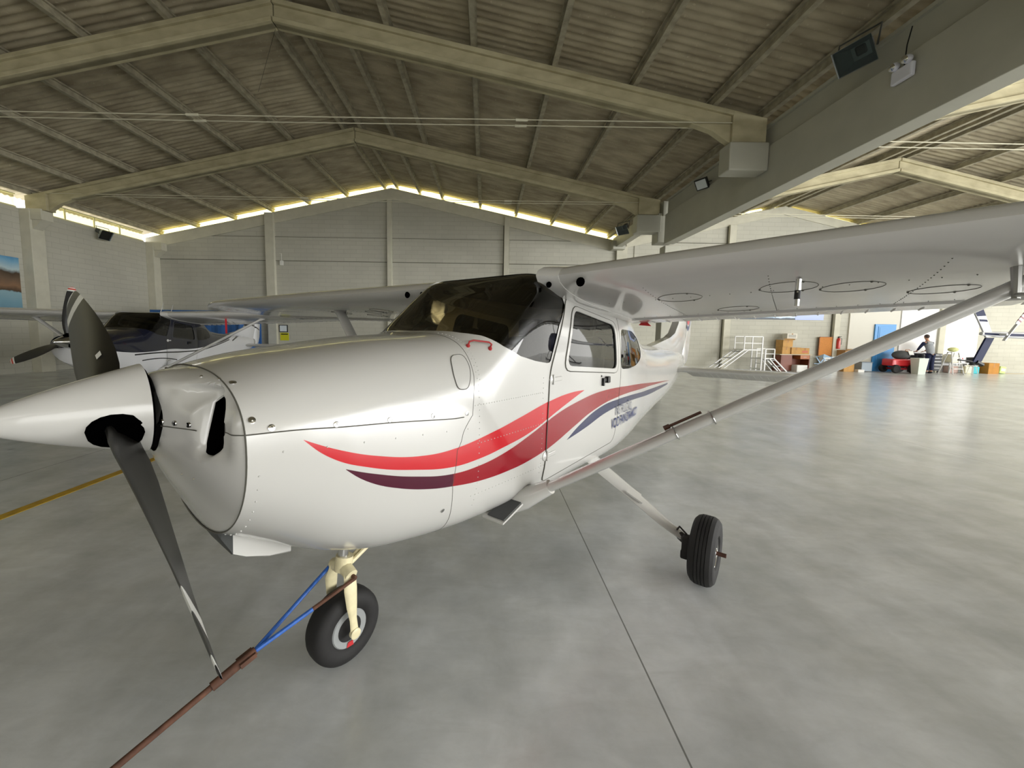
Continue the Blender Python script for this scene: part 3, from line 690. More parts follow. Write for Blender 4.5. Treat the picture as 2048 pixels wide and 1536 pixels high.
        if main:
            m=MB();C0=A+d*.83;nrm=fd.cross(d).normalized();nrm=nrm if nrm.z>0 else -nrm;o_=nrm*.042
            m.tube([C0+o_,C0+d*.17+o_],.007,8);m.tube([C0-d*.02+o_,C0+o_+d*.01],.012,8);m.m=1
            for k in (.02,.2): m.tube([C0+d*k+fd*(.062*math.cos(t))+nrm*(.034*math.sin(t)) for t in [i*math.pi/8 for i in range(17)]],.003,5,cap=False)
            if sd==1:m.build('strut_probe',[mat('brown_rod','4a2c1e',.5),M_alu],st,smooth=True)
            m=MB();y0=hy;m.prism([(-.22,.63),(-.40,.675),(-.42,.667),(-.22,.62)],sd*(y0-.09),sd*(y0+.05),'y');m.m=1;m.box((-.315,sd*(y0-.01),.660),(.17,.11,.006),ry=.24)
            m.build('step',[WHT,mat('grip_tape','48494a',.9)],s)
            m=MB().ball(Lc(.50,sd*(y0-.01),.80),.10,16,(.9,.35,1.2));m.build('strut_fairing',WHT,s,smooth=True)
    # cabin roof antennas etc
    # tail
    fin=[(4.2,1.45),(5.3,1.575),(5.65,1.655),(5.92,1.85),(6.3,2.45),(6.72,2.48),(6.55,1.60),(6.38,1.2)]
    rud=[(6.57,1.60),(6.74,2.49),(7.08,2.49),(7.13,2.42),(6.92,1.3),(6.78,1.08),(6.38,1.05),(6.38,1.3)]
    def slab(pl,t0,t1,name,mt,mid=None):
        cx=sum(p[0] for p in pl)/len(pl);cz=sum(p[1] for p in pl)/len(pl);m=MB();n=len(pl)
        inn=[(cx+(x-cx)*.82,cz+(z-cz)*.9) for x,z in pl]
        V=[Lc(x,0,z) for x,z in pl]+[Lc(x,t0,z) for x,z in inn]+[Lc(x,-t0,z) for x,z in inn]
        F_=[(i,(i+1)%n,(i+1)%n+n,i+n) for i in range(n)]+[(i,(i+1)%n,(i+1)%n+2*n,i+2*n) for i in range(n)]+[tuple(range(n,2*n)),tuple(range(2*n,3*n))]
        m.add(V,F_);return m.build(name,mt,s,smooth=True,auto=50)
    fm=stripe_fin or WHT
    slab(fin,.055,0,'fin',fm);slab(rud,.04,0,'rudder',fm)
    for sd in (1,-1):
        rows=[];zz=1.085
        for y,x0,x1,t in ((.05,5.30,5.95,.05),(.4,5.36,5.95,.05),(1.0,5.46,5.95,.045),(1.55,5.55,5.95,.036),(1.70,5.62,5.95,.025),(1.74,5.72,5.93,.008)):
            sec_=[]
            for k in range(14):
                a=2*math.pi*k/14;cxx=(x0+x1)/2;sec_.append(Lc(cxx-(x1-x0)/2*math.cos(a),sd*y,zz+t*math.sin(a)*(1 if math.cos(a)>0 else 1)))
            rows.append(sec_)
        m=MB();m.grid(rows,True);m.add(rows[-1],[tuple(range(14))]);m.build('stabiliser',WHT,s,smooth=True)
        m=MB();x0,z0,x1,z1=5.95,zz,6.36,zz-.17
        V=[]
        for y in (.12,1.70):
            yy=sd*y;xi=x0+(.0);V+= [Lc(x0,yy,z0+.028),Lc(x1,sd*(y+(.12 if y<1 else -.03)),z1+.004),Lc(x1,sd*(y+(.12 if y<1 else -.03)),z1-.004),Lc(x0,yy,z0-.028)]
        m.add(V,[(0,1,5,4),(3,7,6,2),(1,2,6,5),(0,4,7,3),(0,3,2,1),(4,5,6,7)])
        for k in range(1,17):
            y=.16+1.5*k/17;m.tube([Lc(x0+.01,sd*y,z0-.03),Lc(x1,sd*(y+.06),z1-.006)],.004,4,cap=False);m.tube([Lc(x0+.01,sd*y,z0+.03),Lc(x1,sd*(y+.06),z1+.006)],.004,4,cap=False)
        m.build('elevator',WHT,s)
    m=MB();m.tube([Lc(6.28,0,1.18),Lc(6.45,0,1.17),Lc(6.6,0,1.17)],[.085,.07,.01],14,1.9,(0,1,0));m.build('tail_cone',WHT,s,smooth=True)
    if main:
        m=MB();T_=[Lc(2.2,.55,1.715),Lc(2.2,.66,1.705),Lc(2.2,.60,1.765)];m.add(T_+[(p[0]-.004,p[1],p[2]) for p in T_],[(0,1,2),(5,4,3),(0,3,4,1),(1,4,5,2),(2,5,3,0)]);m.build('warning_flag',mat('red_flag','c0272d',.7),s)
    # landing gear
    ex=Vector(Lc(1.62,.42,.60));
    for sd in (1,-1):
        def G(x,y,z): return Vector(Lc(x,sd*y,z))
        rows=[]
        for (x,y,z),wd,th in (((1.66,.36,.62),.105,.020),((1.62,.50,.54),.100,.020),((1.57,.75,.425),.088,.019),((1.52,1.0,.30),.070,.018),((1.50,1.14,.24),.045,.022)):
            row=[]
            for k in range(10):
                a=2*math.pi*k/10;row.append(G(x+wd*math.cos(a),y+th*math.sin(a)*.5,z+th*math.sin(a)*.85))
            rows.append(row)
        m=MB();m.grid(rows,True);m.add(rows[0],[tuple(range(10))]);m.add(rows[-1],[tuple(range(10))])
        gl=m.build('gear_leg',WHT,s,smooth=True)
        m=MB().box(G(1.57,.77,.425),(.13,.09,.012),bev=.004,rx=-sd*.42).box(G(1.50,.80,.43),(.03,.13,.012),rx=-sd*.42);m.build('gear_step',WHT,gl)
        C_=G(1.45,1.285,.222)
        m=MB();tyre(m,C_,.222,.155,.10,groove=True);ty=m.build('tyre',M_rub,s,smooth=True,auto=25)
        m=MB();m.lathe([(.0,-.05),(.05,-.05),(.085,-.04),(.1,-.06),(.105,.05),(.098,.06),(.085,.045),(.06,.02),(.045,.02),(.04,.055),(.03,.065),(.0,.065)] if sd>0 else [(.0,-.065),(.04,-.06),(.06,-.02),(.098,-.06),(.105,-.05),(.1,.05),(0,.05)],C_,(0,1,0),28);wh=m.build('wheel',M_chr,s,smooth=True)
        m=MB().tube([C_+Vector((0,sd*.06,0)),C_+Vector((0,sd*.12,0))],.014,8);m.build('axle_cap',mat('rusty_brown','4e2f22',.7),wh)
        m=MB();ic=C_-Vector((0,sd*.085,0));m.lathe([(.0,-.008),(.085,-.008),(.085,.008),(0,.008)],ic,(0,1,0),24).box(ic+Vector((.07,-sd*.01,.04)),(.07,.06,.10),bev=.01).box(ic+Vector((.02,-sd*.03,-.06)),(.06,.05,.06),bev=.01)
        m.tube([ic+Vector((0,0,0)),G(1.50,1.12,.245)],.03,10);m.tube([ic+Vector((.05,-sd*.02,.09)),ic+Vector((.03,-sd*.07,.12)),G(1.5,1.1,.28)],.006,6)
        m.build('brake',mat('brake_parts','17130f',.6,noise=.3),s,smooth=True)
    # nose gear
    nx=-.39;m=MB();m.tube([Lc(nx+.03,0,.75),Lc(nx+.0,0,.50)],.026,16);ol=m.build('oleo',M_chr,s,smooth=True)
    m=MB();m.tube([Lc(nx+.012,0,.53),Lc(nx,0,.46)],.042,16)
    m.tube([Lc(nx-.0,-.075,.46),Lc(nx,-.04,.475),Lc(nx,.04,.475),Lc(nx,.075,.46)],.032,10)
    for sd in (1,-1): m.tube([Lc(nx,sd*.06,.47),Lc(nx-.012,sd*.085,.40),Lc(nx-.01,sd*.09,.32),Lc(nx-.005,sd*.092,.25),Lc(nx,sd*.094,.18)],[.031,.034,.028,.019,.021],12,.42,(1,0,0));m.lathe([(0,-.008),(.026,-.008),(.026,.01),(.018,.014),(0,.014)],Lc(nx,sd*.096,.178),(0,1,0),18)
    fk=m.build('nose_fork',M_cream,s,smooth=True)
    m=MB();m.tube([Lc(nx+.04,.012,.485),Lc(nx+.17,.016,.55)],.011,8);m.tube([Lc(nx+.04,-.012,.485),Lc(nx+.17,-.016,.55)],.011,8);m.tube([Lc(nx+.17,-.03,.555),Lc(nx+.17,.03,.555)],.016,10);m.tube([Lc(nx+.17,0,.56),Lc(nx+.04,0,.62)],.012,8);m.build('torque_link',M_cream,s,smooth=True)
    C_=Vector(Lc(nx,0,.178));m=MB();tyre(m,C_,.180,.135,.092);m.build('nose_tyre',M_rub,s,smooth=True,auto=35)
    m=MB();m.lathe([(0,-.04),(.045,-.04),(.05,-.03),(.066,-.045),(.094,-.04),(.094,.05),(.088,.056),(.062,.053),(.055,.02),(.035,.02),(.03,.05),(0,.05)],C_,(0,1,0),28);nw=m.build('nose_wheel',mat('grey_wheel_paint','8f9292',.45),s,smooth=True)
    m=MB().add([C_+Vector((x,.058,z)) for x,z in ((-.012,-.062),(.014,-.062),(.022,-.086),(-.016,-.088))],[(0,1,2,3)]);m.build('red_mark',mat('red_paint','b5272b',.5),nw)
    # nose cap: a height field in the front view, with an open slot each side
    cz=1.345
    TH_=[2*math.pi*k/72 for k in range(72)];RRT=[]
    def rr_at(th):
        lo_,hi_=.1,.8
        for _ in range(40):
            r_=(lo_+hi_)/2;y=r_*math.sin(th);z=cz+r_*math.cos(th);hw,zt,zb,zm,nu,nl=sec(-.96)
            n=nu if z>=zm else nl;h=(zt-zm) if z>=zm else (zm-zb)
            if abs(y/hw)**n+abs((z-zm)/h)**n<1: lo_=r_
            else: hi_=r_
        return lo_
    RT=[rr_at(2*math.pi*k/360) for k in range(361)]
    def rr_(th):
        q_=(th%(2*math.pi))/(2*math.pi)*360;i_=int(q_);return RT[i_]*(1-q_+i_)+RT[min(360,i_+1)]*(q_-i_)
    R0=.128
    def xf(y,z):
        r_=math.hypot(y,z-cz);th=math.atan2(y,z-cz);t=min(1,max(0,(r_-R0)/(rr_(th)-R0)))
        dn=max(0,-math.cos(th))**1.2
        p_=1.6-.42*dn;q_=.80+.25*dn
        xx=-.955-.125*(1-t**p_)**q_
        a=abs(y)
        def sm(v): v=min(1,max(0,v));return v*v*(3-2*v)
        k=sm((a-.10)/.05)*sm((.43-a)/.06)*sm((z-1.225)/.05)*sm((1.462-z)/.03)
        xx+=k*(.012+.016*sm((a-.12)/.12)+(.035*sm((z-1.37)/.05)*sm((a-.16)/.1))*sm((.32-a)/.03))
        return xx
    slot=rnd([(.268,1.428),(.325,1.424),(.356,1.38),(.358,1.28),(.33,1.243),(.272,1.248)],.03,3)
    if main: TR=[.0,.07,.14,.21,.28,.35,.42,.49,.56,.63,.70,.77,.83,.88,.92,.95,.975,.99];nth=110
    else: TR=[0,.25,.5,.7,.85,.95];nth=32
    def inp(p,l):
        c=False;j=len(l)-1
        for i in range(len(l)):
            if (l[i][1]>p[1])!=(l[j][1]>p[1]) and p[0]<(l[j][0]-l[i][0])*(p[1]-l[i][1])/(l[j][1]-l[i][1])+l[i][0]: c=not c
            j=i
        return c
    pts=[];edges=[]
    for l in ([(R0*math.sin(2*math.pi*k/nth),cz+R0*math.cos(2*math.pi*k/nth)) for k in range(nth)],[(rr_(2*math.pi*k/nth)*math.sin(2*math.pi*k/nth),cz+rr_(2*math.pi*k/nth)*math.cos(2*math.pi*k/nth)) for k in range(nth)],slot,[(-a,b) for a,b in slot]):
        b=len(pts);pts+=l;edges+=[(b+i,b+(i+1)%len(l)) for i in range(len(l))]
    cand=[]
    sl2=[(.307+(a-.307)*1.12,1.33+(b-1.33)*1.07) for a,b in slot];sl3=[(.307+(a-.307)*1.3,1.33+(b-1.33)*1.16) for a,b in slot]
    for l in (sl2,sl3):
        cand+=l+[(-a,b) for a,b in l]
    for t in TR[1:]:
        for k in range(nth):
            th=2*math.pi*(k+.5*(TR.index(t)%2))/nth;r_=R0+t*(rr_(th)-R0);p=(r_*math.sin(th),cz+r_*math.cos(th))
            if inp((abs(p[0]),p[1]),sl3) : continue
            cand.append(p)
    q_=delaunay_2d_cdt([Vector(p) for p in pts+cand],edges,[],0,1e-6)
    V2=[(v[0],v[1]) for v in q_[0]];F2=[]
    ring0=pts[:nth]
    for f in q_[2]:
        c=(sum(V2[i][0] for i in f)/len(f),sum(V2[i][1] for i in f)/len(f))
        if math.hypot(c[0],c[1]-cz)<R0*.995 or inp((abs(c[0]),c[1]),slot) : continue
        F2.append(tuple(f))
    def lip(y,z):
        d=min(math.hypot(abs(y)-a,z-b) for a,b in slot);return .010*max(0,1-d/.014)**2
    m=MB();m.add([Lc(xf(y,z)+lip(y,z),y,z) for y,z in V2],F2)
    for sd in (1,-1):
        rows=[[Lc(xf(a,b)+.010,sd*a,b) for a,b in slot],[Lc(xf(a,b)+.02,sd*a,b) for a,b in slot],[Lc(-.86,sd*(.307+(a-.307)*1.1),b) for a,b in slot]]
        m.m=0;m.grid(rows[:2],True);m.m=1;m.grid(rows[1:],True);m.add(rows[-1],[tuple(range(len(slot)))])
    nc_=m.build('nose_cap',[LV,M_hole],s,smooth=True,auto=50,merge=.0004)
    if main:
        m=MB()
        for sd in (1,-1):
            for y in (.125,.18,.238): m.m=0;p=Vector(Lc(xf(y,1.333)-.001,sd*y,1.333));m.lathe([(0,0),(.009,0),(.008,.004),(0,.005)],p,(1,sd*.3,0),14)
            for y,z in ((.20,1.475),(.27,1.47),(.19,1.17),(.25,1.165)): m.ball(Lc(xf(y,z),sd*y,z),.005,8)
        absorb(nc_,m.build('cap_screws',M_chr,nc_,smooth=True))
        m=MB()
        for sd in (1,-1):
            m.tube([Lc(xf(y,1.318)-.0005,sd*y,1.318) for y in [.118+.0125*i for i in range(13)]],.0018,4,cap=False);m.tube([Lc(xf(y,1.322)-.0005,sd*y,1.322) for y in [.372+.0078*i for i in range(11)]],.0018,4,cap=False)
        absorb(nc_,m.build('split_line',M_seam,nc_))
    # landing scoop under the chin
    m=MB();sc=[]
    for x,zt,zb,hw in ((-.952,.955,.925,.12),(-.93,.93,.875,.13),(-.895,.92,.805,.13),(-.85,.90,.772,.12),(-.76,.85,.728,.10),(-.66,.78,.69,.06)):
        sc.append([Lc(x,-hw,zt),Lc(x,-hw*.93,zb+.008),Lc(x,-hw*.8,zb),Lc(x,hw*.8,zb),Lc(x,hw*.93,zb+.008),Lc(x,hw,zt)])
    m.grid(sc[2:]);m.add(sc[-1],[tuple(range(6))]);m.m=1;m.grid(sc[:3]);m.m=0;sc_=m.build('air_scoop',[LV,mat('dark_scoop_mouth','3b3d3c',.6)],s,smooth=True,auto=25)
    # spinner and propeller
    m=MB();pr=[]
    for i in range(26):
        t=i/25;x=-1.462+.36*t;pr.append((max(.0,.148*(t**.74)*(1-.03*t)),x))
    pr.append((.144,-1.098));pr.append((.10,-1.094))
    m.lathe([(r_,-x) for r_,x in pr][::-1],(0,0,1.365),(1,0,0),56)
    v_=[(p[0],p[1],p[2]) for p in m.v];m.v=v_
    sn=m.build('spinner',WHT if main else M_chr,s,smooth=True,auto=35)
    m=MB().lathe([(.11,0),(.13,0),(.13,.03),(.11,.03)],Lc(-1.09,0,1.365),(1,0,0),40);m.build('spinner_backplate',M_hole,sn)
    hub=Vector(Lc(-1.165,0,1.365));f_=Vector((1,0,0));n_=3 if three else 2;pp=R(prop_phi);m=MB()
    for k in range(n_):
        a=pp+2*math.pi*k/n_;e=Vector((0,-math.sin(a),math.cos(a)));t=Vector((0,-math.cos(a),-math.sin(a)))
        if three: blade(m,hub,e,t,f_,1.0,.11,1.,{10:2,11:1,12:2,13:1},(0,1))
        else: blade(m,hub,e,t,f_,.955,.09,1.,(8,12),(0,1))
        # black plug standing in for the shade inside the open spinner cutout
        cf=MB();cf.tube([hub+e*.05,hub+e*.120,hub+e*.134],[.082,.078,.06],20,.72,f_);cf.tube([hub+e*.12,hub+e*.16],[.055,.04],16,.8,f_);cf.build('cutout_shade',M_hole,sn,smooth=True)
    if three:
        bt=m.build('propeller',[M_prop,mat('red_tip','b8402f',.5),M_ptip],s,smooth=True)
    else: bt=m.build('propeller',[M_prop,M_ptip],s,smooth=True)
    # cabin interior
    m=MB();m.prism([(-.14,1.60),(-.50,1.56),(-.55,1.50),(-.55,1.3),(-.14,1.3)],-.40,.40,'y');m.build('instrument_panel',M_int,s,bevel=.02)
    for sd in (1,-1):
        m=MB();m.tube([Lc(.66,sd*.24,1.40),Lc(.80,sd*.24,1.42)],.012,8);m.tube([Lc(.80,sd*.24-.14,1.50),Lc(.81,sd*.24-.13,1.40),Lc(.81,sd*.24,1.38),Lc(.81,sd*.24+.13,1.40),Lc(.80,sd*.24+.14,1.50)],.013,8);m.build('yoke',M_int,s,smooth=True)
        m=MB();m.box(Lc(1.35,sd*.25,1.02),(.48,.44,.12),bev=.04).box(Lc(1.62,sd*.25,1.32),(.10,.44,.56),bev=.04,ry=-.15).box(Lc(1.68,sd*.25,1.68),(.08,.24,.16),bev=.03);m.build('seat',M_seat,s)
    m=MB();m.box(Lc(2.1,0,1.05),(.45,.9,.12),bev=.04).box(Lc(2.36,0,1.35),(.10,.86,.55),bev=.04,ry=-.2);m.build('rear_bench',M_seat,s)
    m=MB();m.prism([(-.7,1.93),(-2.2,1.90),(-2.2,1.88),(-.7,1.91)],-.40,.40,'y');m.build('headliner',mat('grey_lining','5a554c',.9),s)
    return cw,lcw,fs
ac=empty('light_aircraft',(-.442,2.137,0),R(231.41),'white high-wing single-engine aeroplane with red and navy wave stripes, filling the middle of the hangar','aircraft')
plane(ac,M_liv,M_white,True,False,(M_wsg,M_sdg),stripe_fin=livery('white_fin_paint',WHITE,[]))
if True:
    # writing on the fuselage side, cowl screws, rivet rows, seams, handle
    M_navy=mat('navy_lettering','2a3563',.4);M_greyt=mat('grey_lettering','5f6272',.4)
    def onhull(v,f,x0,z0,ang,name,mt,par,off=.004):
        o=[]
        for a,b,_ in v:
            x=x0+a*math.cos(ang)-b*math.sin(ang);z=z0+a*math.sin(ang)+b*math.cos(ang);y,z2=hpt(x,phi_xz(x,z),off);o.append(Lc(x,y,z2))
        return MB().add(o,f).build(name,mt,par,fixn=False)
    fs=[c for c in ac.children if c.name.startswith('fuselage')][0]
    lcw=[c for c in ac.children if c.name.startswith('lower_cowling')][0];ucw=[c for c in ac.children if c.name.startswith('upper_cowling')][0]
    v,f=textmesh('INSTRUÇÃO',.11,sx=.75);onhull(v,f,1.98,.992,-.03,'lettering',M_greyt,fs,.009)
    v,f=textmesh('VOO PANORÂMICO',.115,sx=.72,bold=.002);onhull(v,f,2.06,.90,-.0,'lettering',M_navy,fs,.009)
    def hp3(x,z,off=.001,sd=1):
        y,z2=hpt(x,phi_xz(x,z),off);return Vector(Lc(x,sd*y,z2))
    def hpf(x,ph,off=.001):
        y,z=hpt(x,ph,off);return Vector(Lc(x,y,z))
    m=MB()
    scr=[(-.938,1.461),(-.935,1.361),(-.888,1.333),(-.691,1.312),(-.479,1.294),(-.263,1.276),(-.056,1.256),(-.166,.819)]
    for sd in (1,-1):
        for x,z in scr:
            p=hp3(x,z,.0,sd);q=hp3(x,z,.01,sd);ax_=(q-p).normalized()
            m.m=0;m.lathe([(0,.0),(.0105,.0),(.0105,.0022),(.0085,.0028)],p,ax_,16);m.m=1;m.lathe([(.0085,.0026),(.003,.0026)],p,ax_,16);m.m=0;m.lathe([(.0045,.0035),(0,.0045)],p,ax_,10)
    for x in (-.99,-1.02,-1.05): 
        pass
    absorb(ucw,m.build('camlock_screws',[M_chr,mat('screw_recess','6d6c68',.5,.5)],ucw))
    m=MB()
    for sd in (1,-1):
        for i in range(7): m.ball(hp3(-.86+.135*i,1.255-.012*i,.0,sd),.0035,6)
        for i in range(10): m.ball(hp3(-.935,1.05+.0*i,0,sd) if i<0 else hpf(-.925,sd*(1.75+.12*i),0),.0035,6)
    absorb(lcw,m.build('rivet_pattern',M_white,lcw))
    g=MB()
    for sd in (1,-1):
        for i in range(30): g.ball(hp3(.0+.02*i,1.285 if i<30 else 0,0,sd),.003,6)
        for i in range(26): g.ball(hp3(.03,.78+.03*i,0,sd),.003,6);g.ball(hp3(-.0+.026*i,.84,0,sd),.003,6);g.ball(hp3(.02+.025*i,1.10-.0*i,0,sd),.003,6)
        for i in range(20): g.ball(hp3(.59,.80+.03*i,0,sd),.003,6)
        for i in range(20): g.ball(hpf(.045,sd*(.2+.055*i),0),.003,6)
        for x in (2.9,3.6,4.4):
            for i in range(18): g.ball(hpf(x,sd*(.5+.12*i),0),.003,6)
    absorb(fs,g.build('rivet_pattern',M_white,fs))
    sm=MB()
    for sd in (1,-1):
        L_=[(x,phi_xz(x,z)) for x,z in SPLIT];pts=[]
        for i in range(len(L_)-1):
            for k in range(8): t=k/8;pts.append(hpf(L_[i][0]*(1-t)+L_[i+1][0]*t,sd*(L_[i][1]*(1-t)+L_[i+1][1]*t),0))
        sm.tube(pts,.0022,4,cap=False)
        fl_=[(.02,.0),(.02,.6),(.012,phi_xz(.012,1.42)),(-.018,phi_xz(-.018,1.243)),(-.118,phi_xz(-.118,1.098)),(-.137,phi_xz(-.137,.94)),(-.10,phi_xz(-.10,.75)),(-.06,2.9)];pts=[]
        for i in range(len(fl_)-1):
            for k in range(8): t=k/8;pts.append(hpf(fl_[i][0]*(1-t)+fl_[i+1][0]*t,sd*(fl_[i][1]*(1-t)+fl_[i+1][1]*t),0))
        sm.tube(pts,.0016,4,cap=False)
    pts=[hpf(-.958,2*math.pi*k/90,.0005) for k in range(91)];sm.tube(pts,.0026,4,cap=False)
    absorb(ucw,sm.build('panel_seam',M_seam,ucw))
    # oil filler door
    od=rnd([(-.005,1.525),(-.085,1.515),(-.112,1.44),(-.105,1.37),(-.045,1.365),(-.02,1.40),(.0,1.46)],.05)
    v,f=patch(hxz(od),(),.003,.02,2.);o=MB().add(v,f).build('oil_door',M_white,ucw,smooth=True)
    MB().tube([hp3(*p,.003) for p in od+od[:1]],.0018,4,cap=False).build('seam',M_seam,o)
    m=MB();m.tube([hp3(.055,1.561,0),hp3(.055,1.561,.0)+Vector((0,.010,.022)),hp3(.07,1.559,0)+Vector((0,.014,.03)),hp3(.135,1.550,0)+Vector((0,.014,.03)),hp3(.15,1.548,0)+Vector((0,.010,.022)),hp3(.15,1.548,0)],.0045,8)
    for x,z in ((.055,1.561),(.15,1.548)): m.ball(hp3(x,z,.0),.012,8)
    o=m.build('grab_handle',mat('red_handle_paint','a82c2e',.4),fs,smooth=True);o['label']='small red grab handle'
    # placard on the far blade, fin emblem, fuel-vent
    m=MB();rows=[]
    pr=[c for c in ac.children if c.name.startswith('propeller')][0]
    a=R(66.);e=Vector((0,-math.sin(a),math.cos(a)));t=Vector((0,-math.cos(a),-math.sin(a)));f_=Vector((1,0,0));hub=Vector(Lc(-1.165,0,1.365));b=R(34)
    cdv=t*math.cos(b)+f_*math.sin(b);nm=f_*math.cos(b)-t*math.sin(b);P0=hub+e*.30-cdv*.045+nm*.0165
    m.add([P0+e*i*.032+cdv*j*.022 for i,j in ((0,0),(1,0),(1,1),(0,1))],[(0,1,2,3)]).build('placard',M_ptip,pr)
    # swoosh emblem on the fin
    fn=[c for c in ac.children if c.name.startswith('rudder')][0]
    for k,(colr,dz) in enumerate((('a81828',0),('2c3358',-.11))):
        for sd in (1,-1):
            top=[(6.55,2.02),(6.62,1.94),(6.70,1.90),(6.79,1.93),(6.87,2.02)];bot=[(6.87,1.97),(6.79,1.86),(6.70,1.82),(6.62,1.87)]
            m=MB().add([Lc(x,sd*.043,z+dz) for x,z in top+bot],[(0,1,8),(1,2,7,8),(2,3,6,7),(3,4,5,6)]).build('emblem',mat('emblem_%d'%k,colr,.4),fn)
# tow bar hooked to the nose fork
tb=empty('tow_bar',(-.442,2.137,0),R(231.41),'rusty brown and blue tow bar hooked on the nose wheel fork','tow bar')
M_rust=mat('rusty_steel','5a3a2a',.8,noise=.4,nscale=25);M_bluep=mat('chipped_blue_paint','2f63b8',.5,noise=.3,nscale=40)
J=Vector(Lc(-.80,0,.30));E_=Vector(Lc(-1.72,0,.0));E_.z=.012
dirn=(Vector(Lc(-1.225,0,.176))-J);E2=J+dirn*2.35;
m=MB().tube([J-dirn*.02,J+dirn*.35],.018,10).tube([J+dirn*.35,E2],.0115,10);m.box(J+dirn*.06,(.06,.05,.02),ry=.25);m.build('bar',M_rust,tb,smooth=True)
for sd,u in ((1,.075),(-1,-.075)):
    a=Vector(Lc(-.385,u*1.32,.455));mid=J.lerp(a,.55);m=MB();m.m=0;m.tube([J+Vector((0,0,0)),mid],.009,8)
    m.m=1 if sd>0 else 0;m.tube([mid,a],.009,8);m.tube([a,a+Vector((0,-sd*.035,0))],.011,8);m.build('arm',[M_bluep,M_rust if sd>0 else M_bluep],tb,smooth=True)
# ---------------------------------------------------------------- second aeroplane, navy and white
b_lo=[(-1.2,1.30),(-.9,1.20),(-.4,1.13),(.2,1.12),(.8,1.15),(1.5,1.12),(2.4,1.16),(3.4,1.25),(4.4,1.42),(5.4,1.60),(6.4,1.75)]
b_hi=[(-1.2,2.9),(6.4,2.9)]
w1=[(-.3,1.06),(.4,1.07),(1.2,1.05),(2.0,1.06),(3.0,1.16),(4,1.3)];w2=[(x,z+.03) for x,z in w1]
w3=[(-.1,.93),(.5,.94),(1.0,.87)];w4=[(x,z+.022) for x,z in w3]
w5=[(4.2,1.25),(5,1.40),(5.8,1.42),(6.5,1.30)];w6=[(x,z+.04) for x,z in w5]
w7=[(5.2,1.65),(5.8,1.78),(6.4,1.75),(6.9,1.6)];w8=[(x,z+.05) for x,z in w7]
M_bl=livery('navy_and_white_paint','e6e7ea',[('0b1128',b_lo,b_hi,-1.3,6.4),('14161f',w1,w2,-.3,4.),('14161f',w3,w4,-.1,1.),('14161f',w5,w6,4.2,6.5)])
M_blf=livery('fin_with_dark_top','e6e7ea',[('0d1220',[(4.2,1.2),(5.2,1.75),(5.9,1.98),(6.4,1.95),(7.0,1.85)],b_hi,4.2,7.1),('14161f',w7,w8,5.2,6.9)])
bp=empty('light_aircraft',(-7.83,8.41,0),R(278.6),'dark blue and white high-wing aeroplane with three-bladed propeller parked behind the white one','aircraft')
if True:
    bp.location.z=BZ;bp.scale=(1.03,1,1)
plane(bp,M_bl,M_white,False,True,(glass('amber_windscreen','7a6a30',1.2),glass('dark_side_window','5c584c',1.2)),stripe_fin=M_blf,prop_phi=-8.)
m=MB();v,f=textmesh('PR-EJV',.42,sx=1.1)
for sd in (1,):
    o=[]
    for a,b,_ in v:
        y=3.9+a;fx=.42-b/1.5;p=wing_low(y,fx,.004);o.append(p)
    MB().add(o,f).build('registration',mat('dark_lettering','15171f',.4),bp,fixn=False)
for x,y in ((1.2,.1),(1.9,-.1)):
    MB().tube([Lc(x,y,2.0),Lc(x+.14,y,2.26)],[.012,.004],8).build('antenna',M_white,bp)
MB().box(Lc(1.0,1.65,1.74),(.01,.04,.42)).box(Lc(1.0,1.65,1.98),(.03,.08,.14)).build('red_streamer',mat('red_ribbon','c2242e',.8),bp)
# ---------------------------------------------------------------- helicopter tail
hl=empty('helicopter',(15.24,11.8,0),0,'white helicopter with navy striped tail fin, only its tail showing past the strut','helicopter')
M_nv=mat('navy_paint','141c3c',.6,spec=.2);M_hw=mat('white_helicopter_paint','c9cacc',.5,spec=.3)
def fslab(poly,y0,t,name,mt,par):
    return MB().prism(poly,y0-t/2,y0+t/2,'y').build(name,mt,par,bevel=.008)
fnp=[(-.70,2.55),(-.45,2.66),(.02,1.74),(-.20,1.70)]
o=fslab(fnp,0,.05,'upper_fin',M_hw,hl)
fslab([(-.70,2.55),(-.45,2.66),(-.29,2.35),(-.56,2.33)],0,.056,'navy_band',M_nv,o);fslab([(-.50,2.25),(-.25,2.24),(-.21,2.17),(-.47,2.18)],0,.056,'navy_band',M_nv,o)
fslab([(-.20,1.70),(.05,1.70),(-.25,.98),(-.52,.95)],0,.05,'lower_fin',M_nv,hl)
m=MB().tube([(-.35,0,1.82),(.1,0,1.80),(3.4,0,1.72),(5.6,0,1.75)],[.05,.085,.15,.24],18);m.build('tail_boom',M_hw,hl,smooth=True)
MB().bar((-.30,-.052,1.82),(.1,-.088,1.80),.008,.06).bar((.1,-.088,1.80),(1.6,-.125,1.765),.008,.075).build('boom_stripe',M_nv,hl)
m=MB().tube([(.08,-.12,1.80),(.08,-.28,1.80)],.03,10);m.bar((.02,-.26,1.62),(.34,-.26,2.10),.07,.02);m.build('tail_rotor',M_hw,hl)
m=MB()
m.bar((.34,-.26,2.10),(.56,-.26,2.42),.11,.018,(0,1,0)).build('rotor_blade',M_hw,hl)
m=MB()
for t in (.25,.55,.85): 
    a=Vector((.34,-.26,2.10)).lerp(Vector((.56,-.26,2.42)),t);b=Vector((.34,-.26,2.10)).lerp(Vector((.56,-.26,2.42)),t+.12);m.bar(a,b,.115,.022,(0,1,0))
m.build('red_bands',mat('dark_red_band','6b2a2c',.5),hl)
m=MB().tube([(-.95,0,1.02),(-.6,0,.99),(-.3,0,.92)],.022,8).tube([(-.4,0,.97),(-.2,0,.88)],.06,10);m.build('tail_skid',M_black,hl)
m=MB();cab=[]
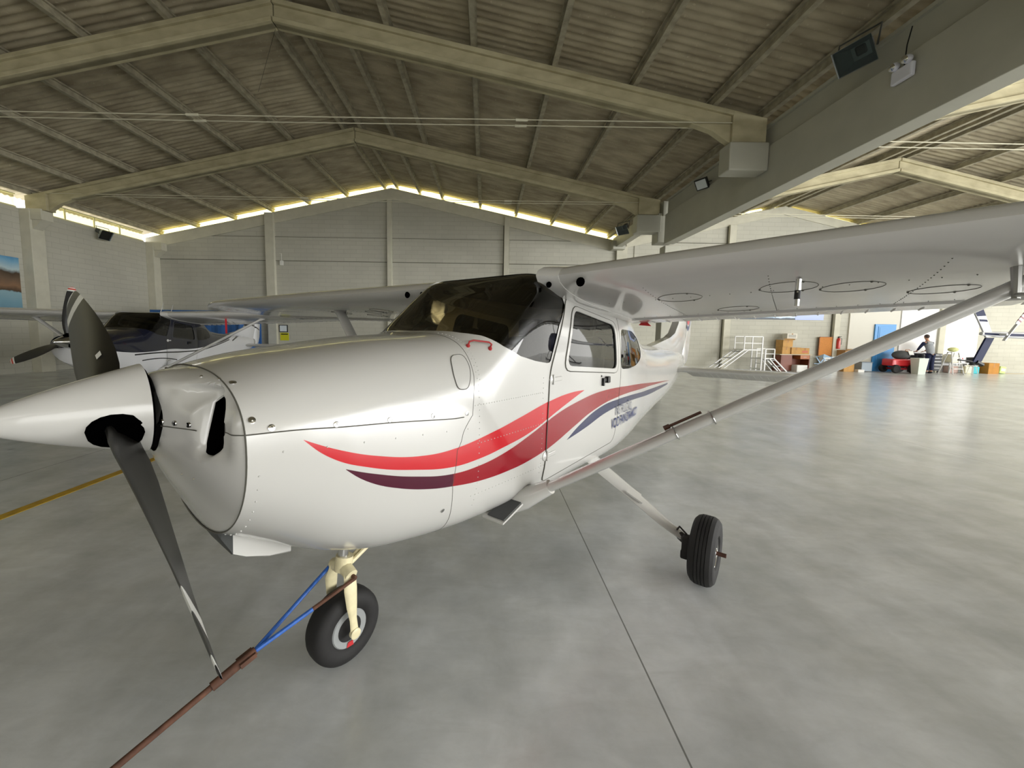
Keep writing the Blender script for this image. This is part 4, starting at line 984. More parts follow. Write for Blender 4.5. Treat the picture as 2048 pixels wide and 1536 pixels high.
for x,hw,zt,zb in ((5.0,.1,1.9,1.6),(5.6,.45,2.0,1.0),(6.4,.65,2.05,.55),(7.3,.66,2.0,.45),(8.1,.5,1.7,.5),(8.5,.1,1.1,.8)):
    cab.append([(x,hw*math.sin(2*math.pi*k/16),(zt+zb)/2+(zt-zb)/2*math.cos(2*math.pi*k/16)) for k in range(16)])
m.grid(cab,True);m.build('cabin',M_nv,hl,smooth=True)
m=MB()
for sd in (-1,1): m.tube([(5.4,sd*.95,.12),(5.6,sd*.95,.05),(8.4,sd*.95,.05),(8.6,sd*.95,.14)],.04,8);m.tube([(6.2,sd*.4,.7),(6.1,sd*.95,.05)],.03,8);m.tube([(7.6,sd*.4,.6),(7.7,sd*.95,.05)],.03,8)
m.build('skids',M_black,hl,smooth=True)
m=MB().tube([(6.8,0,2.0),(6.8,0,2.8)],.05,10);m.bar((3.6,0,2.8),(10.,0,2.8),.2,.02);m.build('main_rotor',M_hw,hl)
# ---------------------------------------------------------------- things along the back wall
Y0=19.25
M_al=mat('white_aluminium','e4e4e2',.4);M_card=mat('cardboard','c79a5c',.85,noise=.15,nscale=5);M_card2=mat('darker_cardboard','b08a5a',.85,noise=.15)
M_tape=mat('brown_tape','a9783c',.5)
def access(name,label,x0,x1,xp,h,yw=.7,mid=True,hand=.9):
    # sloping ladder from x0 (foot) up to x1, platform from x1 to xp at height h
    t=empty(name,(0,0,0),0,label,'access stairs')
    y0,y1=18.35,18.35+yw;sg=1 if x1>x0 else -1
    for y in (y0,y1):
        MB().bar((x0,y,0.0),(x1,y,h),.05,.05).build('stile',M_al,t);MB().bar((x0+sg*.28,y,0.0),(x1+sg*.22,y,h+hand*.0),.04,.04).build('stile',M_al,t)
    n=int(h/.27)
    for k in range(1,n+1):
        q=k/(n+.3);MB().box((x0+(x1-x0)*q+sg*.1,(y0+y1)/2,h*q),(.2,yw,.03)).build('tread',mat('grey_tread','a3a5a6',.5),t)
    MB().box(((x1+xp)/2,(y0+y1)/2,h),(abs(xp-x1)+.1,yw,.05)).build('platform',M_al,t)
    for y in (y0,y1):
        m=MB().bar((xp,y,0),(xp,y,h+hand),.05,.05);
        m.bar((x1,y,h),(x1,y,h+hand),.04,.04);m.bar((x1,y,h+hand),(xp,y,h+hand),.04,.04);m.bar((x1,y,h+hand*.5),(xp,y,h+hand*.5),.03,.03);m.build('side_frame',M_al,t)
    MB().bar((xp,y0,.12),(xp,y1,.12),.04,.04).bar((xp,y0,h*.6),(xp,y1,h*.6),.04,.04).build('brace',M_al,t)
    return t
access('access_stairs','tall white access stairs with platform, standing nearest the red-waved aeroplane tail',10.75,12.1,12.95,1.02,hand=.62)
access('access_stairs','low white access stairs with grey treads beside the brown desk',14.2,13.55,13.12,.62,yw=.6,hand=.45)
# desk with boxes
dk=empty('desk',(15.05,Y0,0),0,'reddish brown office desk with a pale top, loaded with cardboard boxes','desk')
M_dk=mat('red_brown_laminate','7a3c22',.45,noise=.1);M_dt=mat('pale_laminate','cfc3a5',.4)
MB().box((0,0,.80),(1.58,.62,.035),bev=.005).build('desk_top',M_dt,dk)
for x in (-.68,.68): MB().box((x,0,.39),(.04,.56,.78)).build('side_panel',M_dk,dk)
MB().box((-.42,0,.40),(.5,.56,.76)).build('pedestal',M_dk,dk);MB().box((0,.25,.45),(1.3,.02,.5)).build('back_panel',M_dk,dk)
d_=MB().box((.45,-.05,.68),(.44,.48,.19),bev=.004).build('drawer',mat('orange_laminate','b0693a',.45),dk)
MB().tube([(.38,-.30,.68),(.52,-.30,.68)],.008,6).build('handle',M_alu,d_)
def cbox(loc,d,rz,label,group=None,m_=None,tape=True,cat='box',open_=False):
    o=MB().box((0,0,d[2]/2),d,bev=.004).build('cardboard_box',m_ or M_card,None,loc=loc,rz=rz);tag(o,label,cat,group)
    if tape: MB().box((0,0,d[2]+.001),(d[0],.06,.002)).box((0,-d[1]/2-.001,d[2]*.8),(.06,.002,d[2]*.4)).build('tape',M_tape,o)
    if open_:
        MB().box((0,-d[1]/2-.06,d[2]+.03),(d[0],.16,.006),rx=.4).box((d[0]/2+.07,0,d[2]+.03),(.16,d[1],.006),ry=-.3).build('flap',m_ or M_card,o)
    return o
G_='cardboard boxes on the desk'
cbox((14.62,Y0,.82),(.42,.42,.34),.05,'deep cardboard box at the base of the pile on the desk',G_)
cbox((15.08,Y0-.05,.82),(.46,.4,.32),0,'cardboard box on the desk between the pile and the smallest box',G_)
cbox((15.56,Y0-.02,.82),(.40,.36,.30),-.04,'cardboard box with a red patch at the drawer end of the desk',G_)
MB().box((0,-.183,.12),(.28,.003,.1)).build('red_patch',mat('faded_red_print','c9765e',.7),bpy.data.objects['cardboard_box.002'])
cbox((14.66,Y0,1.166),(.52,.42,.34),.1,'open-flapped cardboard box halfway up the pile on the desk',G_,open_=True)
o=cbox((14.86,Y0-.05,1.575),(.46,.36,.24),-.08,'pale cardboard box with printed side, topmost of the pile on the desk',G_,mat('pale_printed_card','e3ded0',.8));MB().box((0,-.182,.12),(.34,.003,.14)).build('print',mat('grey_print','b9b6ad',.8),o)
m=MB().box((0,0,.155),(.5,.35,.31),bev=.01);tag(m.build('white_box',mat('white_card','e8e8e4',.7),None,loc=(15.16,Y0-.42,0)),'white box standing on the floor at the knee space of the brown desk','box')
m=MB().box((0,0,.14),(.34,.3,.28),bev=.02);tag(m.build('white_crate',MATS['white_card'],None,loc=(15.75,18.3,0)),'low white crate on the floor in front of the brown desk','crate')
# cork board leaning on a small white cabinet
o=MB().box((0,0,.47),(.78,.03,.94),bev=.004).build('cork_board',mat('orange_cork','c9843f',.8,noise=.15,nscale=30),None,loc=(16.95,YB-.12,.74));tag(o,'orange brown cork board in a thin frame beside the fire extinguisher','board')
MB().box((0,-.017,.925),(.8,.02,.03)).box((0,-.017,.015),(.8,.02,.03)).box((-.385,-.017,.47),(.03,.02,.94)).box((.385,-.017,.47),(.03,.02,.94)).build('frame',mat('brown_frame','a0602c',.6),o)
o=MB().box((0,0,.36),(.7,.3,.70),bev=.01).build('low_cabinet',MATS['white_card'],None,loc=(16.95,YB-.3,0));tag(o,'low white cabinet beneath the cork board','cabinet');MB().box((0,-.155,.58),(.6,.02,.03)).build('handle',mat('dark_slot','555555',.6),o)
# pale blue folding stand
st=empty('folding_stand',(16.25,18.75,0),0,'pale blue folding stand with crossed legs between the desk and the cork board','stand');M_pb=mat('pale_blue_plastic','a9c9e6',.4)
for y in (-.2,.2):
    for sg in (-1,1): MB().bar((-.28*sg,y,0),(.22*sg,y,.72),.03,.04).build('leg',M_pb,st)
MB().bar((-.3,-.2,.38),(.3,-.2,.38),.03,.03).bar((-.3,.2,.38),(.3,.2,.38),.03,.03).build('crossbar',M_pb,st)
MB().add([(-.22,-.2,.70),(.22,-.2,.70),(.22,.2,.70),(-.22,.2,.70),(-.02,0,.86)],[(0,1,4),(1,2,4),(2,3,4),(3,0,4),(0,3,2,1)]).build('top',M_pb,st)
# fire extinguisher and its signs
fe=empty('fire_extinguisher',(17.45,YB-.2,1.1),0,'red fire extinguisher with pale label hung on the wall under its signs','fire extinguisher')
MB().lathe([(0,0),(.08,0),(.085,.03),(.085,.42),(.06,.5),(.03,.53),(0,.53)],(0,0,0),(0,0,1),20).build('cylinder',mat('extinguisher_red','c8322a',.35,coat=.4),fe,smooth=True)
MB().lathe([(.087,.1),(.087,.34)],(0,0,0),(0,0,1),20,R(190),R(350)).build('paper_label',mat('cream_label','e8dcb0',.6),fe)
MB().box((0,0,.56),(.05,.04,.07)).box((.03,-.04,.6),(.05,.12,.02)).build('valve',M_black,fe);MB().tube([(.02,-.03,.56),(.13,-.03,.5),(.12,-.03,.2)],.012,6).build('hose',M_black,fe)
for i,(z,s_,txt,c) in enumerate(((2.28,.3,'▯','f0e4b4'),(1.98,.26,'ABC','f0eedc'))):
    o=MB().box((0,0,0),(.26,.012,s_),bev=.003).build('safety_sign',mat('sign_%d'%i,c,.6),None,loc=(17.42,YB-.02,z));tag(o,('yellow framed safety sign at the top above the fire extinguisher','pale safety sign right above the fire extinguisher hose')[i],'sign')
    if i==0: MB().box((0,-.008,.1),(.2,.004,.025)).box((0,-.008,-.1),(.2,.004,.025)).box((-.09,-.008,0),(.025,.004,.22)).box((.09,-.008,0),(.025,.004,.22)).build('border',mat('orange_sign_ink','c98a3a',.6),o)
    else: MB().tube([(-.05,-.01,.05),(.04,-.01,.0),(-.04,-.01,-.06)],.01,6).build('pictogram',MATS['orange_sign_ink'],o)
# wall banners
for x0,x1,nm,l in ((12.6,15.33,'a','dark photographic banner with a pale streak, high on the back wall over the desk'),(15.33,16.75,'b','pale blue sky and sea banner beside the dark banner')):
    m_=bpy.data.materials.new('banner_print_'+nm);m_.use_nodes=True;nt=m_.node_tree;p=nt.nodes['Principled BSDF'];p.inputs['Roughness'].default_value=.5
    tc=nd(nt,'ShaderNodeTexCoord');sp=nd(nt,'ShaderNodeSeparateXYZ');lk(nt,tc.outputs['Object'],sp.inputs[0]);n=nd(nt,'ShaderNodeTexNoise');n.inputs['Scale'].default_value=2.5;lk(nt,tc.outputs['Object'],n.inputs['Vector'])
    ad=nd(nt,'ShaderNodeMath',operation='MULTIPLY_ADD');ad.inputs[1].default_value=.12;lk(nt,n.outputs['Fac'],ad.inputs[0]);lk(nt,sp.outputs[2],ad.inputs[2])
    mr=nd(nt,'ShaderNodeMapRange');mr.inputs[1].default_value=0;mr.inputs[2].default_value=1.3;lk(nt,ad.outputs[0],mr.inputs[0]);cr=nd(nt,'ShaderNodeValToRGB');lk(nt,mr.outputs[0],cr.inputs[0]);lk(nt,cr.outputs[0],p.inputs['Base Color']);e=cr.color_ramp.elements
    stops=((0,'3b4049'),(.10,'4a5560'),(.13,'b9d3ee'),(.17,'e6f0fa'),(.2,'5c6470'),(.3,'2a2f3c'),(.6,'4b5a78'),(1,'8fb0dd')) if nm=='a' else ((0,'a8b9ef'),(.3,'b9c8f5'),(.36,'8fa3de'),(.5,'a3b8ee'),(1,'c8d8fa'))
    e[0].position=0;e[0].color=srgb(stops[0][1]);e[1].position=1;e[1].color=srgb(stops[-1][1])
    for a,b in stops[1:-1]: q=e.new(a);q.color=srgb(b)
    o=MB().box((0,0,.65),(x1-x0-.01,.03,1.3)).build('wall_banner',m_,None,loc=((x0+x1)/2,YB-.03,2.5));tag(o,l,'banner')
ct=empty('storage_container',(-12.9,18.4,0),0,'blue steel storage container with ribbed sides behind the navy aeroplane','container');M_ctb=mat('blue_container_paint','2f62a0',.5,noise=.12)
m=MB();pr=[]
for i in range(25):
    x=-1.9+3.8*i/24;d_=.0 if (i//2)%2 else .035;pr.append((x,-.78+d_))
m.prism(pr+[(1.9,.78),(-1.9,.78)],.1,2.36,'z');m.build('body',M_ctb,ct)
for z in (.06,2.40): MB().box((0,0,z),(3.9,1.64,.12),bev=.01).build('frame_rail',M_ctb,ct)
for x in (-1.93,1.93):
    for y in (-.8,.8): MB().box((x,y,1.23),(.09,.09,2.46),bev=.01).build('corner_post',M_ctb,ct)
# long landscape banner on the side wall
m_=bpy.data.materials.new('landscape_print');m_.use_nodes=True;nt=m_.node_tree;p=nt.nodes['Principled BSDF'];p.inputs['Roughness'].default_value=.45
tc=nd(nt,'ShaderNodeTexCoord');sp=nd(nt,'ShaderNodeSeparateXYZ');lk(nt,tc.outputs['Object'],sp.inputs[0]);n=nd(nt,'ShaderNodeTexNoise');n.inputs['Scale'].default_value=2.2;n.inputs['Detail'].default_value=6;mp=nd(nt,'ShaderNodeMapping');mp.inputs['Scale'].default_value=(1,1.5,1);lk(nt,tc.outputs['Object'],mp.inputs[0]);lk(nt,mp.outputs[0],n.inputs['Vector'])
ad=nd(nt,'ShaderNodeMath',operation='MULTIPLY_ADD');ad.inputs[1].default_value=.28;lk(nt,n.outputs['Fac'],ad.inputs[0]);lk(nt,sp.outputs[2],ad.inputs[2])
cr=nd(nt,'ShaderNodeValToRGB');mr=nd(nt,'ShaderNodeMapRange');mr.inputs[1].default_value=0;mr.inputs[2].default_value=2.1;lk(nt,ad.outputs[0],mr.inputs[0]);lk(nt,mr.outputs[0],cr.inputs[0]);lk(nt,cr.outputs[0],p.inputs['Base Color']);e=cr.color_ramp.elements
e[0].color=srgb('5f8aa0');e[1].color=srgb('3f86b8')
for a,b in ((.25,'7ba3b4'),(.40,'8fb0ba'),(.42,'4a3a2a'),(.5,'8a6a50'),(.62,'6e5a48'),(.72,'4a3c2e'),(.78,'b8cdd2'),(.9,'7fb0cc')): q=e.new(a);q.color=srgb(b)
o=MB().box((0,0,.95),(.03,4.4,1.9)).build('wall_banner',m_,None,loc=(XL+.04,11.75,2.1));tag(o,'long landscape banner of blue sky, brown town and water on the side wall','banner')
# cartons and grey box near the blue door
cbox((17.75,Y0,0),(.5,.45,.42),.0,'cardboard carton on the floor at the foot of the stacked pair near the blue door','cartons near the blue door')
cbox((17.75,Y0,.423),(.62,.5,.62),.06,'larger darker cardboard carton on top of the stacked pair near the blue door','cartons near the blue door',M_card2,open_=True)
o=MB().box((0,0,.24),(.52,.4,.42),bev=.02).build('storage_box',mat('grey_blue_plastic','9aa7b2',.5),None,loc=(18.65,Y0,.0));tag(o,'grey blue plastic box with a lid beside the blue door','box');MB().box((0,0,.465),(.55,.43,.03),bev=.01).build('lid',mat('darker_grey_blue','7d8a96',.5),o)
tag(MB().box((0,0,.06),(.3,.2,.12),bev=.01).build('small_package',MATS['white_card'],None,loc=(18.2,Y0-.3,0)),'small white package on the floor in front of the stacked cartons','package')
# red garden machine under a dark cover
mw_=empty('ride_on_mower',(20.02,Y0-.35,0),0,'red ride-on mower with black cover bag in front of the blue door','mower');M_red=mat('glossy_red','d3202a',.3,coat=.5)
MB().box((-.1,0,.5),(.95,.55,.34),bev=.06).build('body',M_red,mw_);MB().box((.42,-.02,.42),(.42,.56,.3),bev=.08).build('bonnet',M_red,mw_)
for x,r_ in ((-.42,.2),(.38,.22)):
    for y in (-.3,.3):
        m=MB();tyre(m,(x,y,r_),r_,.14,r_*.55,n=24);w_=m.build('wheel',M_rub,mw_,smooth=True);MB().lathe([(0,-.04),(r_*.5,-.04),(r_*.56,.04),(0,.04)],(x,y,r_),(0,1,0),20).build('hub',M_red,w_)
MB().box((0,0,.2),(.7,.5,.08),bev=.02).build('cutting_deck',mat('deck_red','a5202a',.5),mw_)
MB().ball((.02,-.05,.86),.30,18,(1.35,.8,.72)).build('cover_bag',mat('charcoal_cloth','4a4b4c',.85,noise=.3),mw_,smooth=True)
MB().tube([(.35,0,.7),(.55,0,1.08),(.62,-.0,.95)],.015,8).build('steering_handle',M_black,mw_);MB().box((.25,-.28,.97),(.22,.02,.2),rx=-.4).build('care_label',MATS['white_card'],mw_)
# bin, tool chest, person, other items
o=MB();o.grid([[(-.17,-.15,0),(.17,-.15,0),(.17,.15,0),(-.17,.15,0)],[(-.22,-.2,.72),(.22,-.2,.72),(.22,.2,.72),(-.22,.2,.72)]],True).add([(-.17,-.15,0),(.17,-.15,0),(.17,.15,0),(-.17,.15,0)],[(3,2,1,0)]);b_=o.build('waste_bin',mat('pale_green_plastic','dfe9de',.45),None,loc=(20.35,18.3,0));tag(b_,'pale square waste bin in front of the person and the mower','bin');MB().box((0,0,.73),(.46,.42,.03),bev=.01).build('rim',MATS['pale_green_plastic'],b_)
tc_=empty('tool_chest',(21.85,Y0-.03,0),0,'black tool chest on castors with silver-edged drawers, the person working on it','tool chest');M_tc=mat('black_enamel','17181a',.35)
MB().box((-.25,0,.52),(1.25,.45,.84),bev=.01).build('cabinet',M_tc,tc_)
for k in range(5):
    for cx in (-.56,.06):
        d_=MB().box((cx,-.235,.18+.16*k),(.58,.02,.14),bev=.004).build('drawer',M_tc,tc_);MB().box((cx,-.25,.235+.16*k),(.56,.012,.014)).build('handle',M_chr,d_)
for x in (-.8,.3):
    for y in (-.17,.17): MB().lathe([(0,-.02),(.05,-.02),(.05,.02),(0,.02)],(x,y,.05),(0,1,0),16).build('castor',M_black,tc_)
o=MB().box((0,0,.05),(.34,.2,.1),bev=.02).tube([(-.12,0,.1),(-.08,0,.16),(.08,0,.16),(.12,0,.1)],.012,8).build('tool_case',mat('orange_tool_case','c9822f',.5,noise=.3),None,loc=(20.90,Y0+.12,.95));tag(o,'small orange and black tool case on the tool chest by the person\'s elbow','tool case')
# person bending over the tool chest, seen from behind
def skin(name,verts,edges,rad,mt,par=None,root=0,lv=2):
    me=bpy.data.meshes.new(name);me.from_pydata(verts,edges,[]);o=bpy.data.objects.new(name,me);COL.objects.link(o);me.materials.append(mt)
    me.skin_vertices.new() if hasattr(me.skin_vertices,'new') and not me.skin_vertices else None
    s=o.modifiers.new('skin','SKIN')
    sv=me.skin_vertices[0].data
    for i,r_ in enumerate(rad): sv[i].radius=(r_,r_) if not isinstance(r_,tuple) else r_;sv[i].use_root=(i==root)
    s.use_smooth_shade=True
    u=o.modifiers.new('sub','SUBSURF');u.levels=lv;u.render_levels=lv
    if par: o.parent=par
    return o
pn=empty('person',(21.32,18.72,0),0,'person in grey vest, navy sleeves and trousers, back turned, bending over the tool chest','person')
M_skin=mat('skin','b98a6c',.6);M_vest=mat('grey_vest','9fa3a8',.9,noise=.08,nscale=20);M_nvc=mat('navy_cloth','1f2747',.9,noise=.15,nscale=15);M_hair=mat('greying_dark_hair','4a3d38',.8,noise=.3,nscale=40);M_shoe=mat('dark_shoe','15161c',.6)
HB=[(0,0,.98),(0,.03,1.15),(0,.10,1.34),(0,.17,1.49),(0,.20,1.57),(0,.235,1.63),(0,.25,1.72),(0,.25,1.80),
 (-.19,.15,1.47),(-.27,.26,1.22),(-.20,.44,1.05),(.19,.15,1.47),(.27,.26,1.22),(.17,.44,1.04),
 (-.10,0,.93),(-.12,.01,.50),(-.12,-.02,.10),(-.12,.12,.05),(.10,0,.93),(.12,.02,.50),(.13,0,.10),(.13,.14,.05)]
HE=[(0,1),(1,2),(2,3),(3,4),(4,5),(5,6),(6,7),(3,8),(8,9),(9,10),(3,11),(11,12),(12,13),(0,14),(14,15),(15,16),(16,17),(0,18),(18,19),(19,20),(20,21)]
HR=[.13,.125,.145,.13,.055,.06,.09,.075,.065,.045,.03,.065,.045,.03,.09,.06,.045,.04,.09,.06,.045,.04]
HR[0]=(.12,.09);HR[1]=(.11,.08);HR[2]=(.12,.08);HR[3]=(.08,.06);HR[8]=HR[11]=.05;HR[14]=HR[18]=.06;HR[0]=(.09,.07)
skin('body',HB,HE,HR,M_skin,pn)
sh=lambda ids:([HB[i] for i in ids])
skin('vest',[(0,0,.86),(0,.03,1.15),(0,.10,1.34),(0,.165,1.46),(0,.195,1.54),(-.13,.155,1.46),(.13,.155,1.46)],[(0,1),(1,2),(2,3),(3,4),(3,5),(3,6)],[(.175,.13),(.17,.13),(.20,.14),(.17,.125),.085,.10,.10],M_vest,pn)
for sg in (-1,1):
    skin('sleeve',[(sg*.16,.15,1.48),(sg*.20,.17,1.44),(sg*.275,.26,1.22),(sg*(.21 if sg<0 else .19),.40,1.09)],[(0,1),(1,2),(2,3)],[.085,.08,.058,.045],M_nvc,pn)
    # hand with palm, four fingers and thumb
    hx=-.20 if sg<0 else .17;V=[(hx,.44,1.05),(hx-sg*.01,.49,1.025)];E_2=[(0,1)];Rr=[.028,.026]
    for k,(dx,ln) in enumerate(((-.028,.062),(-.010,.072),(.008,.068),(.026,.055))):
        b=len(V);V+=[(hx+dx,.515,1.018),(hx+dx*1.1,.515+ln*.6,1.005),(hx+dx*1.1,.515+ln,.982)];E_2+=[(1,b),(b,b+1),(b+1,b+2)];Rr+=[.010,.009,.007]
    b=len(V);V+=[(hx-sg*.035,.475,1.02),(hx-sg*.05,.51,1.005)];E_2+=[(0,b),(b,b+1)];Rr+=[.011,.008]
    skin('hand',V,E_2,Rr,M_skin,pn,lv=1)
    skin('shoe',[(sg*.13,-.05,.05),(sg*.13,.05,.05),(sg*.135,.16,.04)],[(0,1),(1,2)],[.05,.052,.045],M_shoe,pn)
skin('trousers',[(0,0,1.0),(-.095,0,.88),(-.12,.01,.5),(-.125,-.01,.12),(.095,0,.88),(.12,.02,.5),(.13,0,.12)],[(0,1),(1,2),(2,3),(0,4),(4,5),(5,6)],[(.165,.13),.115,.085,.075,.115,.085,.075],M_nvc,pn)
MB().ball((0,.24,1.765),.105,16,(.86,1.0,1.0)).build('hair',M_hair,pn,smooth=True)
m=MB()
for sg in (-1,1): m.ball((sg*.09,.26,1.74),.025,8,(.5,.8,1.2))
m.ball((0,.35,1.72),.018,8,(.8,1,1.2));m.build('face_details',M_skin,pn,smooth=True)
# folding step stool with yellow cap, white containers, jugs, boxes
ld=empty('step_ladder',(22.22,Y0-.68,0),0,'white folding step ladder with a pale yellow cloth on its top, beside the tool chest','ladder')
for sg in (-1,1):
    for y,yt in ((-.3,-.08),(.3,.08)): MB().bar((sg*.26,y,0),(sg*.16,yt,1.02),.03,.04).build('leg',M_al,ld)
for k in range(1,4): MB().box((0,-.3+.07*k,.26*k),(.5-.05*k,.12,.03)).build('tread',M_al,ld)
MB().box((0,0,1.03),(.36,.22,.03)).build('top_tread',M_al,ld)
o=MB().ball((0,0,.10),.2,14,(1.1,.8,.55)).build('yellow_cloth',mat('pale_yellow_cloth','dfe3a0',.9,noise=.2,nscale=12),None,loc=(22.2,Y0-.68,1.06),smooth=True);tag(o,'pale yellow bundled cloth on top of the white step ladder','cloth')
def can(loc,w_,h,c,label,cat='container',cap='dddddd',nm='jerrycan'):
    o=MB().box((0,0,h*.42),(w_,w_*.6,h*.84),bev=w_*.1).build(nm,mat(c+'_plastic',c,.4),None,loc=loc);tag(o,label,cat)
    MB().lathe([(.035,0),(.035,.05),(0,.05)],(-w_*.25,0,h*.84),(0,0,1),12).build('cap',mat(cap+'_cap',cap,.5),o);MB().tube([(-w_*.05,0,h*.83),(0,0,h*.97),(w_*.3,0,h*.97),(w_*.36,0,h*.83)],w_*.05,8).build('handle',mat(c+'_plastic',c,.4),o);return o
can((23.42,Y0-.3,0),.32,.42,'e3dfc0','cream jerrycan standing between the white chair and the teal jerrycan',cap='ffffff')
can((23.78,Y0-.32,0),.30,.40,'35b3bd','bright teal jerrycan in front of the helicopter fin foot',cap='e8e8e8')
for i,(x,z,c,l) in enumerate(((22.98,.50,'e8e2c8','cream plastic tub on the white table next to the step ladder'),(23.35,.50,'eeeeee','white plastic tub with a red dot, at the helicopter end of the white table'))):
    o=MB().box((0,0,.19),(.34,.3,.38),bev=.03).build('plastic_tub',mat('tub_%d'%i,c,.45),None,loc=(x,Y0,.515));tag(o,l,'tub');MB().box((0,0,.39),(.37,.33,.03),bev=.01).build('lid',mat('white_lid','f2f2f0',.4),o)
    if i: MB().lathe([(.035,0),(.0,.002)],(0,-.152,.2),(0,-1,0),14).build('red_dot',MATS['red_paint'],o)
tb_=empty('side_table',(23.16,Y0,0),0,'low white plastic table carrying tubs near the helicopter tail','table');MB().box((0,0,.49),(.95,.42,.04),bev=.01).build('table_top',M_al,tb_)
for x in (-.43,.43):
    for y in (-.17,.17): MB().box((x,y,.235),(.04,.04,.47)).build('leg',M_al,tb_)
o=MB().box((0,0,.17),(.42,.3,.34),bev=.03).build('storage_tub',mat('dusty_pink_plastic','c9aea6',.6),None,loc=(22.98,Y0-.02,0));tag(o,'dusty pink storage tub on the floor under the white table','tub');MB().box((0,0,.355),(.45,.33,.02)).build('lid',MATS['white_lid'],o)
ch=empty('plastic_chair',(23.16,18.5,0),0,'small white plastic stool in front of the pink tub','stool');MB().lathe([(0,0),(.15,0),(.16,-.03),(.12,-.04)],(0,0,.42),(0,0,1),20).build('seat',M_al,ch,smooth=True)
for k in range(4): a=math.pi/4+k*math.pi/2;MB().bar((.10*math.cos(a),.10*math.sin(a),.40),(.18*math.cos(a),.18*math.sin(a),0),.03,.02).build('leg',M_al,ch)
cbox((24.6,Y0-.15,0),(.62,.5,.52),.12,'large orange brown carton by the wall past the helicopter fin',None,mat('orange_cardboard','b98238',.85,noise=.15))
o=MB().box((0,0,.17),(.30,.22,.34),bev=.03,ry=.12).build('green_bag',mat('lime_green_plastic','c3dc8a',.5),None,loc=(25.2,Y0-.2,.02));tag(o,'lime green and white packet beside the orange brown carton','packet');MB().box((0,-.115,.18),(.2,.01,.12),ry=.12).build('white_patch',MATS['white_lid'],o)
bk=MB().lathe([(0,0),(.16,0),(.19,.75),(.0,.75)],(0,0,0),(0,0,1),24).build('black_drum',M_black,None,loc=(24.05,Y0+.02,0));tag(bk,'black drum by the wall just behind the helicopter fin','drum');MB().lathe([(.195,.74),(.2,.76),(.0,.79)],(0,0,0),(0,0,1),24).build('lid',M_black,bk)
hz=mat('hazard_yellow','c9a52a',.6);struct(MB().box((27.4,19.2,.0015),(4.0,.12,.003)).build('floor_line',hz))
# notices, switch box on the back wall
o=MB().box((0,0,0),(.42,.03,.36),bev=.005).build('notice_frame',M_black,None,loc=(-10.02,YB-.03,1.72));tag(o,'white notice in a black frame on the back wall above a yellow sign','notice');MB().box((0,-.02,.0),(.34,.01,.29)).build('paper',mat('paper_white','dfe6e8',.7),o)
o=MB().box((0,0,0),(.42,.02,.38),bev=.003).build('yellow_sign',mat('sign_yellow','d6d21e',.6),None,loc=(-9.98,YB-.02,1.32));tag(o,'yellow sign with a black line, under the framed notice','sign');MB().box((0,-.012,.12),(.34,.006,.05)).build('black_line',M_black,o)
o=MB().box((0,0,0),(.16,.08,.22),bev=.01).tube([(0,0,.11),(0,0,.45),(-.1,0,.45)],.01,6).build('switch_box',mat('white_switch','e5e4dc',.5),None,loc=(-10.0,YB-.05,4.9));tag(o,'small white switch box with conduit high on the back wall','switch box')
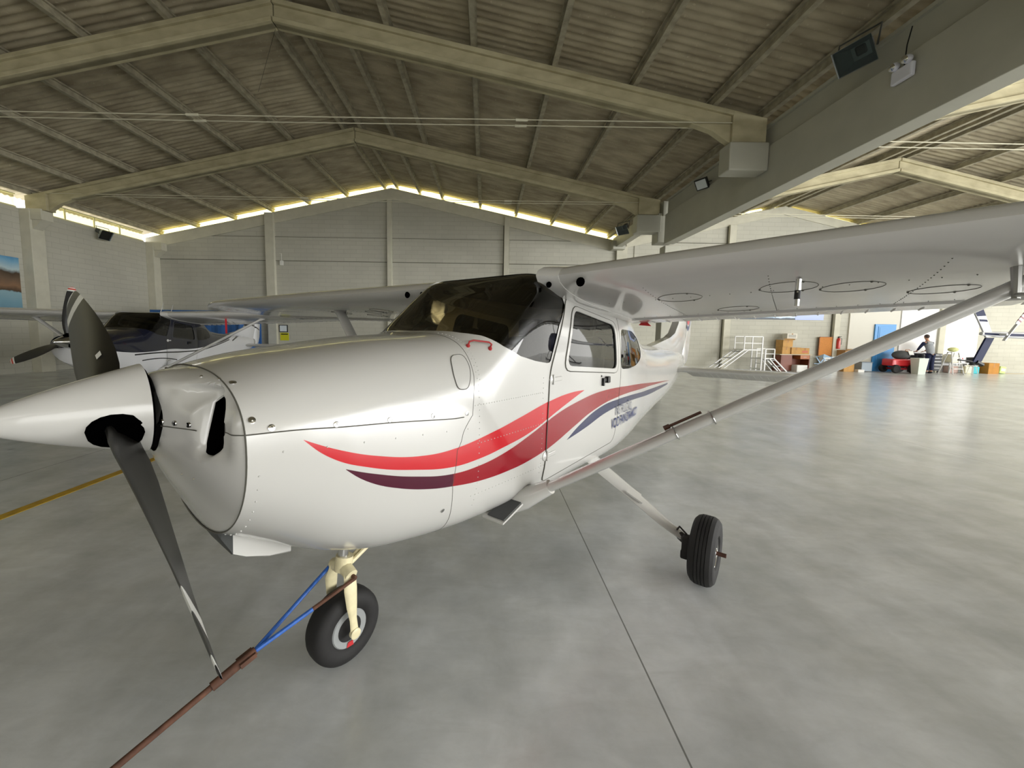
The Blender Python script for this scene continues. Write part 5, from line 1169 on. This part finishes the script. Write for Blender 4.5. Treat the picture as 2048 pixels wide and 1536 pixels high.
# lamps
def flood(loc,rz,tilt,label,w_=.36,h_=.3,body='black_housing',bc='222222',lit='dfe6ea'):
    t=empty('floodlight',loc,rz,label,'floodlight')
    o=MB().box((0,0,0),(w_,.07,h_),bev=.01,rx=tilt).build('housing',mat(body,bc,.5),t)
    n=Vector((0,-.037,0));n.rotate(Matrix.Rotation(tilt,3,'X'));MB().box(n,(w_*.82,.008,h_*.8),rx=tilt).build('glass_face',mat('frosted_face',lit,.2),t)
    MB().tube([(-w_*.55,0,0),(-w_*.55,.12,.05),(w_*.55,.12,.05),(w_*.55,0,0)],.01,6).build('bracket',MATS[body],t);return t
flood((5.98,11.35,5.86),R(-62),R(35),'small square black floodlight with pale face on the grey girder')
def lampb(loc,rz,label):
    t=empty('high_bay_lamp',loc,rz,label,'lamp');t.scale=(1,1,1)
    m=MB();m.grid([[(-.26,-.0,-.2),(.26,-.0,-.2),(.26,-.0,.2),(-.26,-.0,.2)],[(-.12,.22,-.1),(.12,.22,-.1),(.12,.22,.1),(-.12,.22,.1)]],True);m.add([(-.12,.22,-.1),(.12,.22,-.1),(.12,.22,.1),(-.12,.22,.1)],[(0,1,2,3)]);m.build('reflector',mat('reflector_metal','b9bfc0',.3,.6),t)
    MB().box((0,.02,0),(.5,.01,.38)).build('glass_face',glass('lamp_glass','d8e0e0',1.5),t)
    MB().box((0,.33,.02),(.16,.24,.16),bev=.03).build('ballast',mat('grey_ballast','4a4d4c',.5),t);MB().tube([(-.27,.05,0),(-.27,.3,.22),(.27,.3,.22),(.27,.05,0)],.014,6).build('yoke',mat('grey_ballast','4a4d4c',.5),t)
    return t
l=lampb((5.72,6.55,6.02),R(-60),'big silver reflector lamp on the grey girder near the white emergency light');l.rotation_euler=(R(38),0,R(-70))
l=lampb((5.665,16.9,6.0),R(-60),'silver reflector lamp at the wall end of the grey girder');l.rotation_euler=(R(38),0,R(-50))
t=lampb((XL+.42,16.85,5.45),R(90),'small lamp fixed high on the side wall under the long window');t.rotation_euler=(R(30),0,R(90))
t=empty('emergency_light',(6.07,6.1,5.5),R(-90),'white emergency light with two round spot heads on the grey girder','emergency light')
MB().box((0,0,0),(.30,.07,.20),bev=.02).build('battery_case',mat('white_case','dfe0ea',.4),t)
for sx in (-.09,.09): 
    h=MB().lathe([(0,.06),(.05,.05),(.06,0),(.05,-.03),(0,-.035)],(sx,-.04,.15),(0,-1,-.2),20).build('spot_head',mat('white_case','dfe0ea',.4),t,smooth=True);MB().lathe([(.05,.05),(0,.062)],(sx,-.043,.15),(0,-1,-.2),20).build('lens',M_chr,h,smooth=True)
MB().tube([(0,.01,.1),(0,.02,.4),(.05,.02,.62)],.008,6).build('cable',M_black,t)
# hanging wires
for (a,b) in (((RX,9.1,8.1),(-6.1,11.0,7.9)),):
    struct(MB().tube([a,b],.004,5).build('ceiling_beam',M_black))
